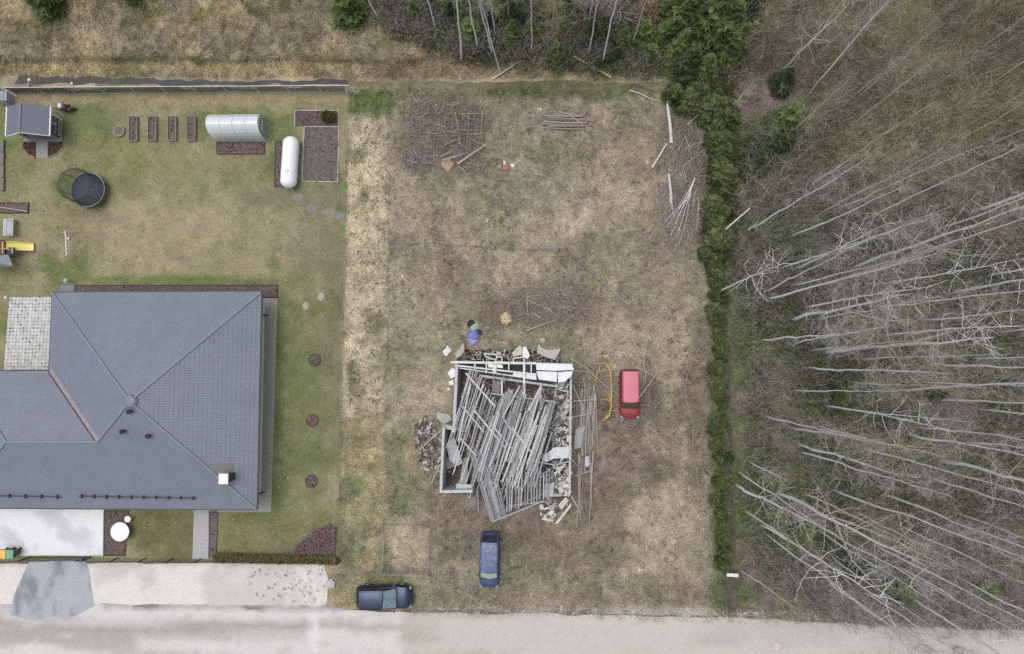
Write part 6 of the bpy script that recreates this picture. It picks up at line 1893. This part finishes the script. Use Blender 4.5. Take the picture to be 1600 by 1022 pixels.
# bare shrubs: undergrowth that reads as one tangle
def thicket(name, label, poly, n, stems, hmin, hmax, w, cols, seed, twigs=6, spread=.35, clump=3.0, bush=.4):
    rs = np.random.RandomState(seed)
    px, py = scatter(poly, n, rs)
    x, y = at_np(px, py)
    k = rs.rand(len(x)) < ss(fbm(x, y, clump, seed, 3), .32, .56)
    x, y = x[k], y[k]
    m = len(x)
    B = np.stack([x, y, np.zeros(m)], -1).repeat(stems, 0) + rs.normal(size=(m * stems, 3)) * (bush, bush, 0)
    H = rs.uniform(hmin, hmax, m).repeat(stems) * rs.uniform(.6, 1.0, m * stems)
    d = np.concatenate([rs.normal(size=(m * stems, 2)) * spread, np.ones((m * stems, 1))], 1)
    d /= np.linalg.norm(d, axis=1)[:, None]
    M1 = B + d * (H * .5)[:, None]
    d2 = d + rs.normal(size=d.shape) * .18; d2 /= np.linalg.norm(d2, axis=1)[:, None]
    T1 = M1 + d2 * (H * .5)[:, None]
    C = np.array(cols)[rs.randint(0, len(cols), m)].repeat(stems, 0) * rs.uniform(.75, 1.2, m * stems)[:, None]
    parts = [strips(B, M1, w * 1.6, w * 1.2, rs, C), strips(M1, T1, w * 1.2, w * .5, rs, C)]
    for q in range(twigs):
        f = rs.uniform(.15, 1.0, m * stems)[:, None]
        o_ = np.where(f < .5, B + (M1 - B) * f * 2, M1 + (T1 - M1) * (f - .5) * 2)
        g = d + rs.normal(size=d.shape) * .6; g /= np.linalg.norm(g, axis=1)[:, None]
        e = o_ + g * (H * rs.uniform(.12, .34, m * stems))[:, None]
        parts.append(strips(o_, e, w * .8, w * .35, rs, C * rs.uniform(.85, 1.15)))
    V, F, CC = join(parts)
    return tag(mesh_np(name, V, F, VC('bare twigs', var=.15, scale=2, bump=0), None, CC), label, 'undergrowth', None, 'stuff')
GB = [A(156, 147, 142), A(170, 162, 156), A(142, 129, 124), A(186, 179, 172)]
OL = [A(176, 172, 146), A(158, 157, 132), A(190, 185, 162), A(170, 162, 150)]
thicket('dry_undergrowth', 'fine pale dead twigs fanning through the right wood', [(1150, 300), (1640, 200), (1640, 950), (1240, 940), (1160, 900), (1140, 500)], 2600, 3, 2.0, 5.0, .014, [A(196, 191, 184), A(176, 170, 160), A(158, 156, 140)], 7, 9, .3)
thicket('undergrowth', 'tangle of bare grey brown shrubs under the trees of the right wood', [(1150, 300), (1640, 200), (1640, 970), (1400, 965), (1240, 950), (1160, 930), (1140, 500)], 4200, 4, .8, 2.6, .02, GB, 1, 6)
thicket('thicket', 'dense olive grey thicket of thin saplings in the upper right wood', [(1150, 100), (1190, -40), (1640, -60), (1640, 420), (1360, 380), (1160, 330)], 3600, 3, 2.5, 6.5, .02, OL + [A(172, 168, 160), A(156, 150, 142)], 2, 9, .2)
thicket('brambles', 'low bare brambles and shrubs along the upper wood edge', [(540, 0), (1150, -30), (1160, 122), (900, 116), (780, 108), (620, 56)], 4200, 4, .6, 2.4, .02, GB + OL[:2], 3, 6)
thicket('scrub', 'olive green scrub between the birches along the top edge', [(560, -10), (1150, -30), (1140, 116), (900, 112), (720, 92), (620, 56)], 4200, 5, .3, 1.4, .045, [A(104, 114, 72), A(90, 100, 62), A(122, 122, 86)], 6, 4, .6, 2.5)
thicket('corner_scrub', 'loose dark green scrub between the evergreens in the upper right corner', [(1040, 138), (1140, 138), (1148, 400), (1104, 400), (1108, 200), (1050, 160)], 900, 6, .4, 1.5, .05, [A(84, 98, 56), A(72, 86, 50), A(104, 108, 70)], 8, 5, .6, 1.5)
thicket('roadside_twigs', 'pale bare twigs overhanging the road at the lower right', [(1150, 925), (1640, 930), (1640, 985), (1300, 968)], 420, 4, .8, 2.2, .02, [A(176, 170, 160), A(154, 146, 136)], 4, 6)
thicket('green_understorey', 'green leafed ground cover patches between the trees', [(1150, 340), (1600, 320), (1600, 900), (1180, 900)], 8200, 5, .2, .9, .05, [A(112, 124, 76), A(96, 110, 66), A(128, 130, 88)], 5, 4, .7, 4.5)
dd = thing('dead_shrub', 'dry beige leaved shrub among the conifers at the top', 'shrub', at(1005, 42, 0))
leafy('foliage', [(990, 30), (1004, 22), (1022, 28), (1026, 48), (1008, 62), (992, 52)], 700, 7, 2.6, [A(176, 148, 124), A(150, 126, 108), A(190, 164, 138)], 9, dd, .1)
MB().tube([at(1006, 44, 0), at(1006, 44, 0) + Vector((0, 0, 2.4))], .05, 6).build('stem', grey_b, dd)
